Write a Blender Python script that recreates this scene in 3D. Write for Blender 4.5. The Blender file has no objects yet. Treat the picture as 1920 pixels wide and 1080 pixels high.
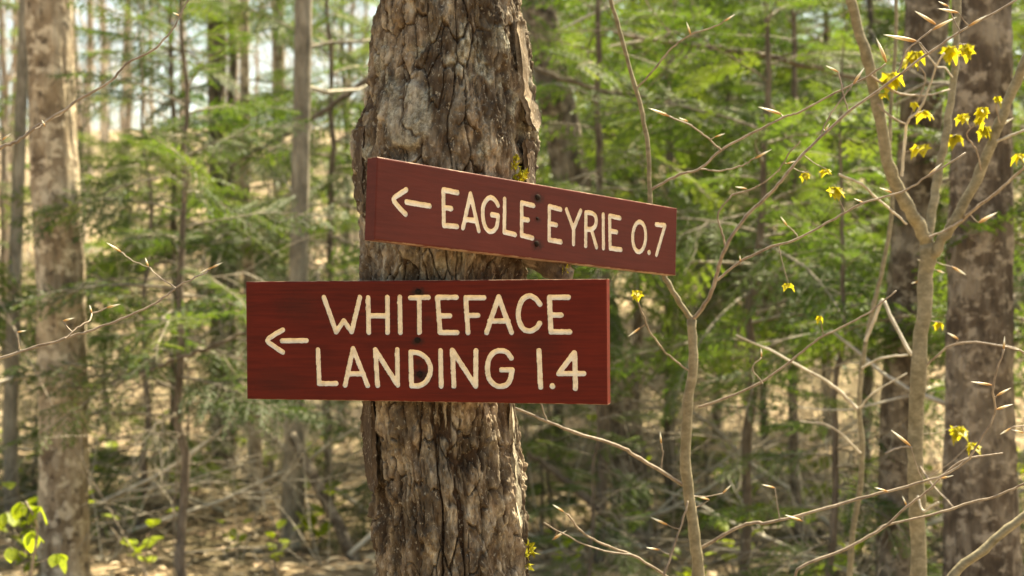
import bpy, math, random
import numpy as np
from mathutils import Vector, Matrix
rng = np.random.default_rng(7)
random.seed(7)
scn = bpy.context.scene
col = scn.collection

# ---------------------------------------------------------------- camera, sky, sun, exposure
FOCAL, EYE = 50.0, 1.6
K = 36.0 / FOCAL / 1920.0
cam_d = bpy.data.cameras.new('camera')
cam = bpy.data.objects.new('camera', cam_d)
col.objects.link(cam)
cam.location = (0, 0, EYE)
cam.rotation_euler = (math.radians(90), 0, 0)
cam_d.lens = FOCAL
cam_d.sensor_width = 36
cam_d.clip_start = 0.05
cam_d.clip_end = 600
cam_d.dof.use_dof = True
cam_d.dof.focus_distance = 2.28
cam_d.dof.aperture_fstop = 4.8
cam_d.dof.aperture_blades = 7
scn.camera = cam

SUN_AZ, SUN_EL = math.radians(42), math.radians(60)
world = bpy.data.worlds.new('World')
scn.world = world
world.use_nodes = True
wn, wl = world.node_tree.nodes, world.node_tree.links
wn.clear()
sky = wn.new('ShaderNodeTexSky')
sky.sky_type = 'NISHITA'
sky.sun_disc = False
sky.sun_elevation = SUN_EL
sky.sun_rotation = SUN_AZ
sky.dust_density = 3.0
sky.ozone_density = 0.6
bg = wn.new('ShaderNodeBackground')
bg.inputs['Strength'].default_value = 0.08
wo = wn.new('ShaderNodeOutputWorld')
wl.new(sky.outputs[0], bg.inputs[0])
wl.new(bg.outputs[0], wo.inputs[0])
sd = bpy.data.lights.new('sun', 'SUN')
sd.energy = 5.0
sd.angle = math.radians(0.53)
sd.color = (1.0, 0.93, 0.82)
sun = bpy.data.objects.new('sun', sd)
col.objects.link(sun)
sdir = Vector((math.sin(SUN_AZ) * math.cos(SUN_EL), math.cos(SUN_AZ) * math.cos(SUN_EL), math.sin(SUN_EL)))
sun.rotation_euler = sdir.to_track_quat('Z', 'Y').to_euler()
sun.location = (6, 12, 20)
vs = scn.view_settings
vs.view_transform = 'Standard'
vs.look = 'None'
vs.gamma = 1
vs.exposure = 2.15
vs.use_curve_mapping = False
vs.use_white_balance = True
vs.white_balance_temperature = 8000
vs.white_balance_tint = 0
cy = scn.cycles
cy.max_bounces = 8
cy.diffuse_bounces = 4
cy.transmission_bounces = 6
cy.transparent_max_bounces = 6
cy.use_denoising = True
cy.sample_clamp_indirect = 6

# ---------------------------------------------------------------- helpers
def P(x, y, d):
    return np.array([(x - 960) * K * d, d, EYE - (y - 540) * K * d])

def smooth01(x):
    x = np.clip(x, 0, 1)
    return x * x * (3 - 2 * x)

def hash2(ix, iy, s=0):
    h = (ix.astype(np.int64) * 374761393 + iy.astype(np.int64) * 668265263 + s * 974634777) & 0xFFFFFFFF
    h = ((h ^ (h >> 13)) * 1274126177) & 0xFFFFFFFF
    h = ((h ^ (h >> 16)) * 2246822519) & 0xFFFFFFFF
    h = h ^ (h >> 15)
    return (h & 0xFFFFFF) / float(0xFFFFFF)

def noise2(x, y, s=0):
    ix, iy = np.floor(x), np.floor(y)
    fx, fy = smooth01(x - ix), smooth01(y - iy)
    ix, iy = ix.astype(np.int64), iy.astype(np.int64)
    a, b = hash2(ix, iy, s), hash2(ix + 1, iy, s)
    c, d = hash2(ix, iy + 1, s), hash2(ix + 1, iy + 1, s)
    return (a + (b - a) * fx) * (1 - fy) + (c + (d - c) * fx) * fy - 0.5

def fbm(x, y, s=0, o=4):
    r, a = 0, 1.0
    for i in range(o):
        r = r + a * noise2(x * 2 ** i + 17.3 * i, y * 2 ** i - 9.1 * i, s + i)
        a *= 0.5
    return r

def voronoi(x, y, s=0):
    ix, iy = np.floor(x).astype(np.int64), np.floor(y).astype(np.int64)
    f1 = np.full(x.shape, 9.0)
    f2 = np.full(x.shape, 9.0)
    cid = np.zeros(x.shape)
    dy1 = np.zeros(x.shape)
    for dx in (-1, 0, 1):
        for dyy in (-1, 0, 1):
            cx, cyy = ix + dx, iy + dyy
            px = cx + 0.1 + 0.8 * hash2(cx, cyy, s)
            py = cyy + 0.1 + 0.8 * hash2(cx, cyy, s + 1)
            d = np.hypot(x - px, y - py)
            near = d < f1
            f2 = np.where(near, f1, np.minimum(f2, d))
            cid = np.where(near, hash2(cx, cyy, s + 2), cid)
            dy1 = np.where(near, y - py, dy1)
            f1 = np.where(near, d, f1)
    return f1, f2, cid, dy1

def mesh_np(name, V, F4=None, F3=None, mats=(), smooth=True, attr=None):
    me = bpy.data.meshes.new(name)
    V = np.asarray(V, dtype=np.float32).reshape(-1, 3)
    fs = []
    if F4 is not None and len(F4):
        fs.append(np.asarray(F4, dtype=np.int32).reshape(-1, 4))
    if F3 is not None and len(F3):
        fs.append(np.asarray(F3, dtype=np.int32).reshape(-1, 3))
    nl = sum(f.size for f in fs)
    nf = sum(len(f) for f in fs)
    me.vertices.add(len(V))
    me.vertices.foreach_set('co', V.ravel())
    me.loops.add(nl)
    me.polygons.add(nf)
    me.loops.foreach_set('vertex_index', np.concatenate([f.ravel() for f in fs]))
    tot = np.concatenate([np.full(len(f), f.shape[1], dtype=np.int32) for f in fs])
    st = np.concatenate([[0], np.cumsum(tot)[:-1]]).astype(np.int32)
    me.polygons.foreach_set('loop_start', st)
    try:
        me.polygons.foreach_set('loop_total', tot)
    except Exception:
        pass
    me.polygons.foreach_set('use_smooth', np.full(nf, smooth))
    me.update(calc_edges=True)
    if attr is not None:
        for an, data in attr.items():
            a = me.attributes.new(an, 'FLOAT_COLOR', 'POINT')
            full = np.ones((len(V), 4), dtype=np.float32)
            full[:, :data.shape[1]] = data
            a.data.foreach_set('color', full.ravel())
    for m in mats:
        me.materials.append(m)
    return me

def put(name, me, parent=None, loc=None):
    o = bpy.data.objects.new(name, me)
    col.objects.link(o)
    if parent is not None:
        o.parent = parent
    if loc is not None:
        o.location = loc
    return o

def thing(name, label, cat, loc=(0, 0, 0), rz=0, group=None):
    o = bpy.data.objects.new(name, None)
    col.objects.link(o)
    o.location = loc
    o.rotation_euler = (0, 0, rz)
    o.empty_display_size = 0.1
    return tag(o, label, cat, group)

def tag(o, label=None, cat=None, group=None, kind=None):
    if label:
        o['label'] = label
    if cat:
        o['category'] = cat
    if group:
        o['group'] = group
    if kind:
        o['kind'] = kind
    return o

def copy_tree(o, parent=None):
    c = o.copy()
    col.objects.link(c)
    c.parent = parent
    for ch in list(o.children):
        copy_tree(ch, c)
    return c

class Geo:
    def __init__(s):
        s.V, s.F4, s.F3, s.n = [], [], [], 0
    def add(s, V, F4=None, F3=None):
        V = np.asarray(V, dtype=np.float64).reshape(-1, 3)
        s.V.append(V)
        if F4 is not None and len(F4):
            s.F4.append(np.asarray(F4).reshape(-1, 4) + s.n)
        if F3 is not None and len(F3):
            s.F3.append(np.asarray(F3).reshape(-1, 3) + s.n)
        s.n += len(V)
    def arrays(s):
        return (np.concatenate(s.V) if s.V else np.zeros((0, 3)),
                np.concatenate(s.F4) if s.F4 else np.zeros((0, 4), int),
                np.concatenate(s.F3) if s.F3 else np.zeros((0, 3), int))
    def tube(s, pts, rad, n=6, cap=True):
        p = np.asarray(pts, dtype=np.float64)
        m = len(p)
        r = np.broadcast_to(np.asarray(rad, dtype=np.float64), (m,))
        t = np.gradient(p, axis=0)
        t /= np.linalg.norm(t, axis=1)[:, None] + 1e-12
        ref = np.array([0, 0, 1.0]) if abs(t[0, 2]) < 0.8 else np.array([0, 1.0, 0])
        u = np.cross(t[0], ref)
        u /= np.linalg.norm(u)
        U = np.zeros((m, 3))
        for i in range(m):
            u = u - t[i] * (u @ t[i])
            u /= np.linalg.norm(u) + 1e-12
            U[i] = u
        W = np.cross(t, U)
        a = np.arange(n) / n * 2 * np.pi
        V = p[:, None, :] + r[:, None, None] * (np.cos(a)[None, :, None] * U[:, None, :] + np.sin(a)[None, :, None] * W[:, None, :])
        V = V.reshape(-1, 3)
        i, j = np.meshgrid(np.arange(m - 1), np.arange(n), indexing='ij')
        jj = (j + 1) % n
        F = np.stack([i * n + j, i * n + jj, (i + 1) * n + jj, (i + 1) * n + j], -1).reshape(-1, 4)
        F3 = []
        if cap:
            V = np.concatenate([V, p[-1:] + t[-1] * r[-1] * 0.6])
            b = (m - 1) * n
            F3 = [[b + q, b + (q + 1) % n, m * n] for q in range(n)]
        s.add(V, F, F3)
    def mesh(s, name, mats, smooth=True, attr=None):
        V, a, b = s.arrays()
        return mesh_np(name, V, a, b, mats, smooth, attr)

def catmull(pts, per=5):
    p = np.asarray(pts, dtype=np.float64)
    if len(p) < 3:
        t = np.linspace(0, 1, per + 1)[:, None]
        return p[0] * (1 - t) + p[-1] * t
    q = np.concatenate([2 * p[:1] - p[1:2], p, 2 * p[-1:] - p[-2:-1]])
    out = []
    for i in range(1, len(q) - 2):
        t = np.linspace(0, 1, per, endpoint=False)[:, None]
        a, b, c, d = q[i - 1], q[i], q[i + 1], q[i + 2]
        out.append(0.5 * ((2 * b) + (-a + c) * t + (2 * a - 5 * b + 4 * c - d) * t ** 2 + (-a + 3 * b - 3 * c + d) * t ** 3))
    out.append(p[-1:])
    return np.concatenate(out)

# ---------------------------------------------------------------- materials
def new_mat(name):
    m = bpy.data.materials.new(name)
    m.use_nodes = True
    nt = m.node_tree
    nt.nodes.clear()
    return m, nt

def N(nt, t, **kw):
    n = nt.nodes.new(t)
    for k, v in kw.items():
        if k in n.inputs:
            n.inputs[k].default_value = v
        else:
            setattr(n, k, v)
    return n

def ramp(nt, src, stops):
    r = nt.nodes.new('ShaderNodeValToRGB')
    while len(r.color_ramp.elements) < len(stops):
        r.color_ramp.elements.new(0.5)
    for e, (p, c) in zip(r.color_ramp.elements, stops):
        e.position = p
        e.color = (*c, 1) if len(c) == 3 else c
    nt.links.new(src, r.inputs[0])
    return r.outputs[0]

def mixc(nt, f, a, b, mode='MIX'):
    m = nt.nodes.new('ShaderNodeMix')
    m.data_type = 'RGBA'
    m.blend_type = mode
    for s, v in ((m.inputs[0], f), (m.inputs[6], a), (m.inputs[7], b)):
        if hasattr(v, 'is_linked') or hasattr(v, 'links'):
            nt.links.new(v, s)
        elif isinstance(v, (int, float)):
            s.default_value = v
        else:
            s.default_value = (*v, 1)
    return m.outputs[2]

def noise_tex(nt, scale, detail=4, rough=0.55, vec=None, sc=None, src='Object'):
    tc = nt.nodes.new('ShaderNodeTexCoord')
    v = tc.outputs[src] if vec is None else vec
    if sc is not None:
        mp = nt.nodes.new('ShaderNodeMapping')
        mp.inputs['Scale'].default_value = sc
        nt.links.new(v, mp.inputs[0])
        v = mp.outputs[0]
    n = nt.nodes.new('ShaderNodeTexNoise')
    n.inputs['Scale'].default_value = scale
    n.inputs['Detail'].default_value = detail
    n.inputs['Roughness'].default_value = rough
    nt.links.new(v, n.inputs['Vector'])
    return n.outputs['Fac']

def finish(nt, color, rough=0.8, bump=None, bstr=0.5, bdist=0.01, spec=0.3):
    b = nt.nodes.new('ShaderNodeBsdfPrincipled')
    if hasattr(color, 'links'):
        nt.links.new(color, b.inputs['Base Color'])
    else:
        b.inputs['Base Color'].default_value = (*color, 1)
    if hasattr(rough, 'links'):
        nt.links.new(rough, b.inputs['Roughness'])
    else:
        b.inputs['Roughness'].default_value = rough
    b.inputs['Specular IOR Level'].default_value = spec
    if bump is not None:
        bn = nt.nodes.new('ShaderNodeBump')
        bn.inputs['Strength'].default_value = bstr
        bn.inputs['Distance'].default_value = bdist
        nt.links.new(bump, bn.inputs['Height'])
        nt.links.new(bn.outputs[0], b.inputs['Normal'])
    o = nt.nodes.new('ShaderNodeOutputMaterial')
    nt.links.new(b.outputs[0], o.inputs[0])
    return b, o

def obj_random(nt):
    return nt.nodes.new('ShaderNodeObjectInfo').outputs['Random']

def mat_wood(name, dark, mid, pale, scale=14, stretch=(1, 1, 0.35), bdist=0.008, rough=0.85, patch=0):
    m, nt = new_mat(name)
    a = noise_tex(nt, scale, 6, 0.65, sc=stretch)
    b = noise_tex(nt, scale * 0.28, 3, 0.5)
    c1 = ramp(nt, a, [(0.38, dark), (0.5, mid), (0.62, pale)])
    c2 = ramp(nt, b, [(0.36, dark), (0.5, mid), (0.64, pale)])
    c = mixc(nt, 0.4, c1, c2)
    if patch:
        p1 = noise_tex(nt, patch, 5, 0.6, sc=(1, 1, 1.3))
        c = mixc(nt, ramp(nt, p1, [(0.53, (0, 0, 0)), (0.6, (0.75, 0.75, 0.75))]), c, tuple(v * 1.3 for v in pale))
        p2 = noise_tex(nt, patch * 1.3, 5, 0.65, vec=None, sc=(1.1, 1, 0.8))
        c = mixc(nt, ramp(nt, p2, [(0.36, (0.75, 0.75, 0.75)), (0.43, (0, 0, 0))]), c, (0.045, 0.032, 0.022))
    finish(nt, c, rough, a, 0.9, bdist)
    return m

def mat_leaf(name, c_a, c_b, c_c, trans, tmix=0.45, scale=3.0, rough=0.5):
    m, nt = new_mat(name)
    n = noise_tex(nt, scale, 2, 0.5)
    c = ramp(nt, n, [(0.3, c_a), (0.5, c_b), (0.7, c_c)])
    hs = nt.nodes.new('ShaderNodeHueSaturation')
    mr = nt.nodes.new('ShaderNodeMapRange')
    mr.inputs['To Min'].default_value = 0.75
    mr.inputs['To Max'].default_value = 1.25
    nt.links.new(obj_random(nt), mr.inputs['Value'])
    nt.links.new(mr.outputs[0], hs.inputs['Value'])
    nt.links.new(c, hs.inputs['Color'])
    b, o = finish(nt, hs.outputs[0], rough, spec=0.35)
    t = nt.nodes.new('ShaderNodeBsdfTranslucent')
    tc = mixc(nt, 1.0, hs.outputs[0], trans, 'MULTIPLY')
    nt.links.new(tc, t.inputs[0])
    mx = nt.nodes.new('ShaderNodeMixShader')
    mx.inputs[0].default_value = tmix
    nt.links.new(b.outputs[0], mx.inputs[1])
    nt.links.new(t.outputs[0], mx.inputs[2])
    nt.links.new(mx.outputs[0], o.inputs[0])
    return m

M = {}
# main trunk bark: reads the plate / fissure / lichen masks stored on the mesh
m, nt = new_mat('maple_bark')
at = nt.nodes.new('ShaderNodeAttribute')
at.attribute_name = 'bark'
sep = nt.nodes.new('ShaderNodeSeparateColor')
nt.links.new(at.outputs['Color'], sep.inputs[0])
n1 = noise_tex(nt, 70, 8, 0.75, sc=(1, 1, 0.4))
n2 = noise_tex(nt, 17, 5, 0.65, sc=(1, 1, 0.4))
n3 = noise_tex(nt, 130, 4, 0.7)
base = ramp(nt, n1, [(0.36, (0.08, 0.056, 0.038)), (0.5, (0.21, 0.162, 0.118)), (0.64, (0.42, 0.36, 0.285))])
plate = ramp(nt, sep.outputs[0], [(0.2, (0.09, 0.062, 0.04)), (0.42, (0.2, 0.15, 0.105)), (0.6, (0.32, 0.27, 0.205)), (0.8, (0.52, 0.47, 0.385))])
c = mixc(nt, 0.62, base, plate)
big = ramp(nt, n2, [(0.42, (0.2, 0.16, 0.125)), (0.5, (0.56, 0.5, 0.43)), (0.58, (1.3, 1.22, 1.12))])
c = mixc(nt, 0.85, c, big, 'MULTIPLY')
inner = mixc(nt, n3, (0.04, 0.023, 0.013), (0.085, 0.05, 0.03))
c = mixc(nt, sep.outputs[1], inner, c)
lic = ramp(nt, n3, [(0.38, (0.13, 0.11, 0.075)), (0.5, (0.3, 0.275, 0.205)), (0.62, (0.5, 0.47, 0.375))])
c = mixc(nt, sep.outputs[2], c, lic)
spk = noise_tex(nt, 170, 3, 0.6, sc=(1, 1, 0.7))
c = mixc(nt, ramp(nt, spk, [(0.6, (0, 0, 0)), (0.68, (0.55, 0.55, 0.55))]), c, (0.46, 0.4, 0.31))
c = mixc(nt, ramp(nt, spk, [(0.3, (0.6, 0.6, 0.6)), (0.4, (0, 0, 0))]), c, (0.05, 0.032, 0.02))
finish(nt, c, 0.9, n1, 0.8, 0.006, 0.2)
M['main_bark'] = m

M['bark_tan'] = mat_wood('tan_bark', (0.11, 0.075, 0.048), (0.3, 0.225, 0.15), (0.5, 0.415, 0.31), 16, (1, 1, 0.45), 0.02, patch=15)
M['bark_grey'] = mat_wood('grey_bark', (0.12, 0.1, 0.075), (0.23, 0.193, 0.147), (0.37, 0.32, 0.25), 20, (1, 1, 0.4), 0.01)
M['bark_dark'] = mat_wood('dark_bark', (0.045, 0.032, 0.022), (0.11, 0.08, 0.056), (0.28, 0.23, 0.175), 18, (1, 1, 0.5), 0.02, patch=18)
M['bark_hemlock'] = mat_wood('hemlock_bark', (0.07, 0.052, 0.038), (0.14, 0.107, 0.08), (0.22, 0.175, 0.135), 30, (1, 1, 0.5), 0.005)
M['bark_far'] = mat_wood('far_bark', (0.2, 0.155, 0.115), (0.32, 0.255, 0.195), (0.44, 0.365, 0.285), 12, (1, 1, 0.4), 0.01)
M['beech'] = mat_wood('beech_bark', (0.125, 0.1, 0.056), (0.2, 0.164, 0.098), (0.3, 0.25, 0.16), 55, (1, 1, 1.5), 0.0015, 0.65)
M['twig'] = mat_wood('twig_bark', (0.15, 0.11, 0.08), (0.25, 0.19, 0.14), (0.37, 0.3, 0.23), 70, (1, 1, 1), 0.0008, 0.55)
M['dead_wood'] = mat_wood('dead_wood', (0.3, 0.25, 0.19), (0.44, 0.385, 0.31), (0.58, 0.52, 0.43), 30, (1, 1, 1), 0.003, 0.7)
M['needles'] = mat_leaf('hemlock_needles', (0.036, 0.075, 0.013), (0.07, 0.114, 0.019), (0.122, 0.158, 0.026), (1.55, 1.5, 0.9), 0.55, 1.6)
M['young_leaf'] = mat_leaf('young_leaf', (0.3, 0.28, 0.025), (0.4, 0.36, 0.03), (0.46, 0.38, 0.05), (1.3, 1.25, 0.8), 0.5, 30)
M['green_leaf'] = mat_leaf('green_leaf', (0.15, 0.21, 0.02), (0.25, 0.31, 0.025), (0.33, 0.37, 0.03), (1.3, 1.3, 0.9), 0.5, 12)
m, nt = new_mat('leaf_litter_leaf')
r = nt.nodes.new('ShaderNodeAttribute')
r.attribute_name = 'tone'
sp = nt.nodes.new('ShaderNodeSeparateColor')
nt.links.new(r.outputs['Color'], sp.inputs[0])
finish(nt, ramp(nt, sp.outputs[0], [(0, (0.16, 0.1, 0.06)), (0.4, (0.34, 0.24, 0.15)), (0.75, (0.5, 0.39, 0.26)), (1, (0.62, 0.52, 0.38))]), 0.75)
M['dead_leaf'] = m
m, nt = new_mat('forest_floor')
a = noise_tex(nt, 0.9, 8, 0.7)
b = noise_tex(nt, 9, 10, 0.75)
c = ramp(nt, b, [(0.34, (0.1, 0.066, 0.04)), (0.48, (0.26, 0.19, 0.12)), (0.62, (0.46, 0.37, 0.26))])
c2 = ramp(nt, a, [(0.38, (0.45, 0.47, 0.36)), (0.62, (1.2, 1.15, 1.1))])
finish(nt, mixc(nt, 1.0, c, c2, 'MULTIPLY'), 0.95, b, 0.8, 0.05)
M['floor'] = m
# bud: orange-brown scales, pale tip whitened further to paint in sunlight
m, nt = new_mat('beech_bud')
tc = nt.nodes.new('ShaderNodeTexCoord')
sx = nt.nodes.new('ShaderNodeSeparateXYZ')
nt.links.new(tc.outputs['Generated'], sx.inputs[0])
finish(nt, ramp(nt, sx.outputs[2], [(0.0, (0.32, 0.16, 0.06)), (0.25, (0.5, 0.28, 0.1)), (0.45, (0.68, 0.52, 0.3)), (0.65, (0.85, 0.8, 0.66))]), 0.5)
M['bud'] = m
m, nt = new_mat('bark_moss')
a = noise_tex(nt, 200, 3, 0.6)
finish(nt, ramp(nt, a, [(0.35, (0.2, 0.19, 0.01)), (0.65, (0.55, 0.48, 0.03))]), 0.9)
M['moss'] = m
m, nt = new_mat('nail_rust')
a = noise_tex(nt, 400, 3, 0.6)
finish(nt, ramp(nt, a, [(0.35, (0.012, 0.009, 0.008)), (0.65, (0.03, 0.017, 0.012))]), 0.95, spec=0.05)
M['nail'] = m
m, nt = new_mat('cream_lettering')
a = noise_tex(nt, 90, 5, 0.65)
b = noise_tex(nt, 500, 3, 0.6)
c = ramp(nt, a, [(0.3, (0.62, 0.49, 0.34)), (0.5, (0.8, 0.66, 0.49)), (0.75, (0.86, 0.74, 0.57))])
c = mixc(nt, ramp(nt, b, [(0.66, (0, 0, 0)), (0.76, (0.55, 0.55, 0.55))]), c, (0.2, 0.13, 0.08))
finish(nt, c, 0.7, b, 0.3, 0.001)
M['cream'] = m

def mat_paint(name, base, streak, stains, H):
    m, nt = new_mat(name)
    tc = nt.nodes.new('ShaderNodeTexCoord')
    g = noise_tex(nt, 8, 5, 0.6, sc=(1.2, 3, 22))
    f = noise_tex(nt, 5, 4, 0.6)
    fine = noise_tex(nt, 220, 3, 0.6, sc=(0.12, 1, 1))
    c = mixc(nt, ramp(nt, g, [(0.4, (0, 0, 0)), (0.6, (0.9, 0.9, 0.9))]), base, streak)
    c = mixc(nt, ramp(nt, f, [(0.42, (0, 0, 0)), (0.75, (0.5, 0.5, 0.5))]), c, tuple(v * 1.35 for v in base))
    for (x, z, r, s) in stains:
        d = nt.nodes.new('ShaderNodeVectorMath')
        d.operation = 'DISTANCE'
        mp = nt.nodes.new('ShaderNodeMapping')
        mp.inputs['Scale'].default_value = (0.6, 0, 1)
        nt.links.new(tc.outputs['Object'], mp.inputs[0])
        nt.links.new(mp.outputs[0], d.inputs[0])
        d.inputs[1].default_value = (x * 0.6, 0, z)
        ad = nt.nodes.new('ShaderNodeMath')
        ad.operation = 'MULTIPLY_ADD'
        nt.links.new(noise_tex(nt, 160, 3, 0.6), ad.inputs[0])
        ad.inputs[1].default_value = r * 1.2
        nt.links.new(d.outputs['Value'], ad.inputs[2])
        k = nt.nodes.new('ShaderNodeMapRange')
        k.inputs['From Min'].default_value = r * 0.9
        k.inputs['From Max'].default_value = r * 1.6
        k.inputs['To Min'].default_value = s
        k.inputs['To Max'].default_value = 0
        nt.links.new(ad.outputs[0], k.inputs['Value'])
        c = mixc(nt, k.outputs[0], c, (0.02, 0.011, 0.008))
    # sunlit line painted into the top and bottom arrises, broken up like worn paint
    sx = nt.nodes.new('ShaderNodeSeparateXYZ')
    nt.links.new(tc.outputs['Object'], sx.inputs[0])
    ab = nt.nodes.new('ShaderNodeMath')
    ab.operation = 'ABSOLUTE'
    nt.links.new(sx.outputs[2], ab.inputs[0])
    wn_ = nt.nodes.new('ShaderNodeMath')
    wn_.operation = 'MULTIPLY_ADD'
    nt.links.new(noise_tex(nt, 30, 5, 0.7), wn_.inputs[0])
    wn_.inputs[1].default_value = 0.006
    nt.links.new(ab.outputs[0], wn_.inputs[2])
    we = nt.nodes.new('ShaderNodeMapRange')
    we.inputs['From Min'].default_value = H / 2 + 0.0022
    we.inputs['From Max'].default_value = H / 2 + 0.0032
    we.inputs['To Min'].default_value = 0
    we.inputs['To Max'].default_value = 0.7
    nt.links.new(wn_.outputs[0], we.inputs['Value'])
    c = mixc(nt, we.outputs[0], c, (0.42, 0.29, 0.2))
    ro = nt.nodes.new('ShaderNodeMapRange')
    ro.inputs['To Min'].default_value = 0.42
    ro.inputs['To Max'].default_value = 0.68
    nt.links.new(f, ro.inputs['Value'])
    finish(nt, c, ro.outputs[0], fine, 0.25, 0.0012, 0.12)
    return m

# ---------------------------------------------------------------- ground
def gh(x, y):
    x = np.asarray(x, dtype=np.float64)
    y = np.asarray(y, dtype=np.float64)
    b = 0.12 * fbm(x * 0.35 + 5, y * 0.35, 31, 3) + 0.5 * fbm(x * 0.05, y * 0.05 + 3, 37, 2)
    near = smooth01((np.hypot(x, y - 1) - 1.0) / 6)
    up = np.clip(y - 13, 0, None)
    rise = 0.18 * up * smooth01(up / 8) * (1 - 0.35 * smooth01((y - 50) / 60)) + 0.02 * np.clip(x, 0, None) * smooth01(up / 20)
    return b * near + rise

gx = np.concatenate([np.linspace(-140, -30, 45), np.linspace(-29.6, 29.6, 170), np.linspace(30, 140, 45)])
gy = np.concatenate([np.linspace(-60, -3, 30), np.linspace(-2.8, 30, 120), np.linspace(30.5, 200, 70)])
GX, GY = np.meshgrid(gx, gy)
V = np.stack([GX, GY, gh(GX, GY)], -1).reshape(-1, 3)
i, j = np.meshgrid(np.arange(len(gy) - 1), np.arange(len(gx) - 1), indexing='ij')
nx = len(gx)
F = np.stack([i * nx + j, i * nx + j + 1, (i + 1) * nx + j + 1, (i + 1) * nx + j], -1).reshape(-1, 4)
o = put('ground', mesh_np('ground', V, F, None, [M['floor']]))
tag(o, 'forest floor of brown leaf litter rising to a slope behind', 'ground', kind='structure')

def base_at(x, y):
    return float(gh(np.array([x]), np.array([y]))[0])

# fallen leaves lying on it
n = 42000
ly = 3 + 23 * rng.random(n) ** 0.8
lx = (rng.random(n) - 0.5) * (6 + ly * 1.1)
s = 0.025 + 0.035 * rng.random(n)
a = rng.random(n) * 6.283
tl = (rng.random(n) - 0.3) * 0.9
ca, sa = np.cos(a), np.sin(a)
lz = gh(lx, ly) + 0.006
Lq = []
for (u, v, w) in ((-1, 0, 0), (0, -0.55, 0.25), (1, 0, 0.1), (0, 0.55, 0.25)):
    Lq.append(np.stack([lx + s * (u * ca - v * sa), ly + s * (u * sa + v * ca), lz + s * (w + 0.35 * (u + 1) * tl.clip(0))], -1))
V = np.stack(Lq, 1).reshape(-1, 3)
F3 = (np.arange(n)[:, None, None] * 4 + np.array([[0, 1, 2], [0, 2, 3]])).reshape(-1, 3)
tone = np.repeat(rng.random(n), 4)[:, None] * np.ones((1, 3))
o = put('leaf_litter', mesh_np('leaf_litter', V, None, F3, [M['dead_leaf']], False, {'tone': tone}))
tag(o, 'dry tan fallen leaves scattered over the forest floor', 'leaf litter', kind='stuff')

# ---------------------------------------------------------------- the sign tree
TD = 2.42
ty = [-2200, -400, 0, 50, 100, 150, 200, 250, 300, 380, 460, 520, 640, 760, 840, 900, 950, 1000, 1080, 1400, 1800, 2300]
tl_ = [745, 722, 711, 708, 705, 694, 684, 668, 664, 668, 674, 676, 678, 680, 682, 689, 700, 703, 705, 700, 680, 620]
tr_ = [965, 970, 975, 982, 988, 993, 996, 999, 1003, 1003, 1000, 985, 970, 966, 969, 976, 979, 982, 987, 1000, 1030, 1090]

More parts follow.
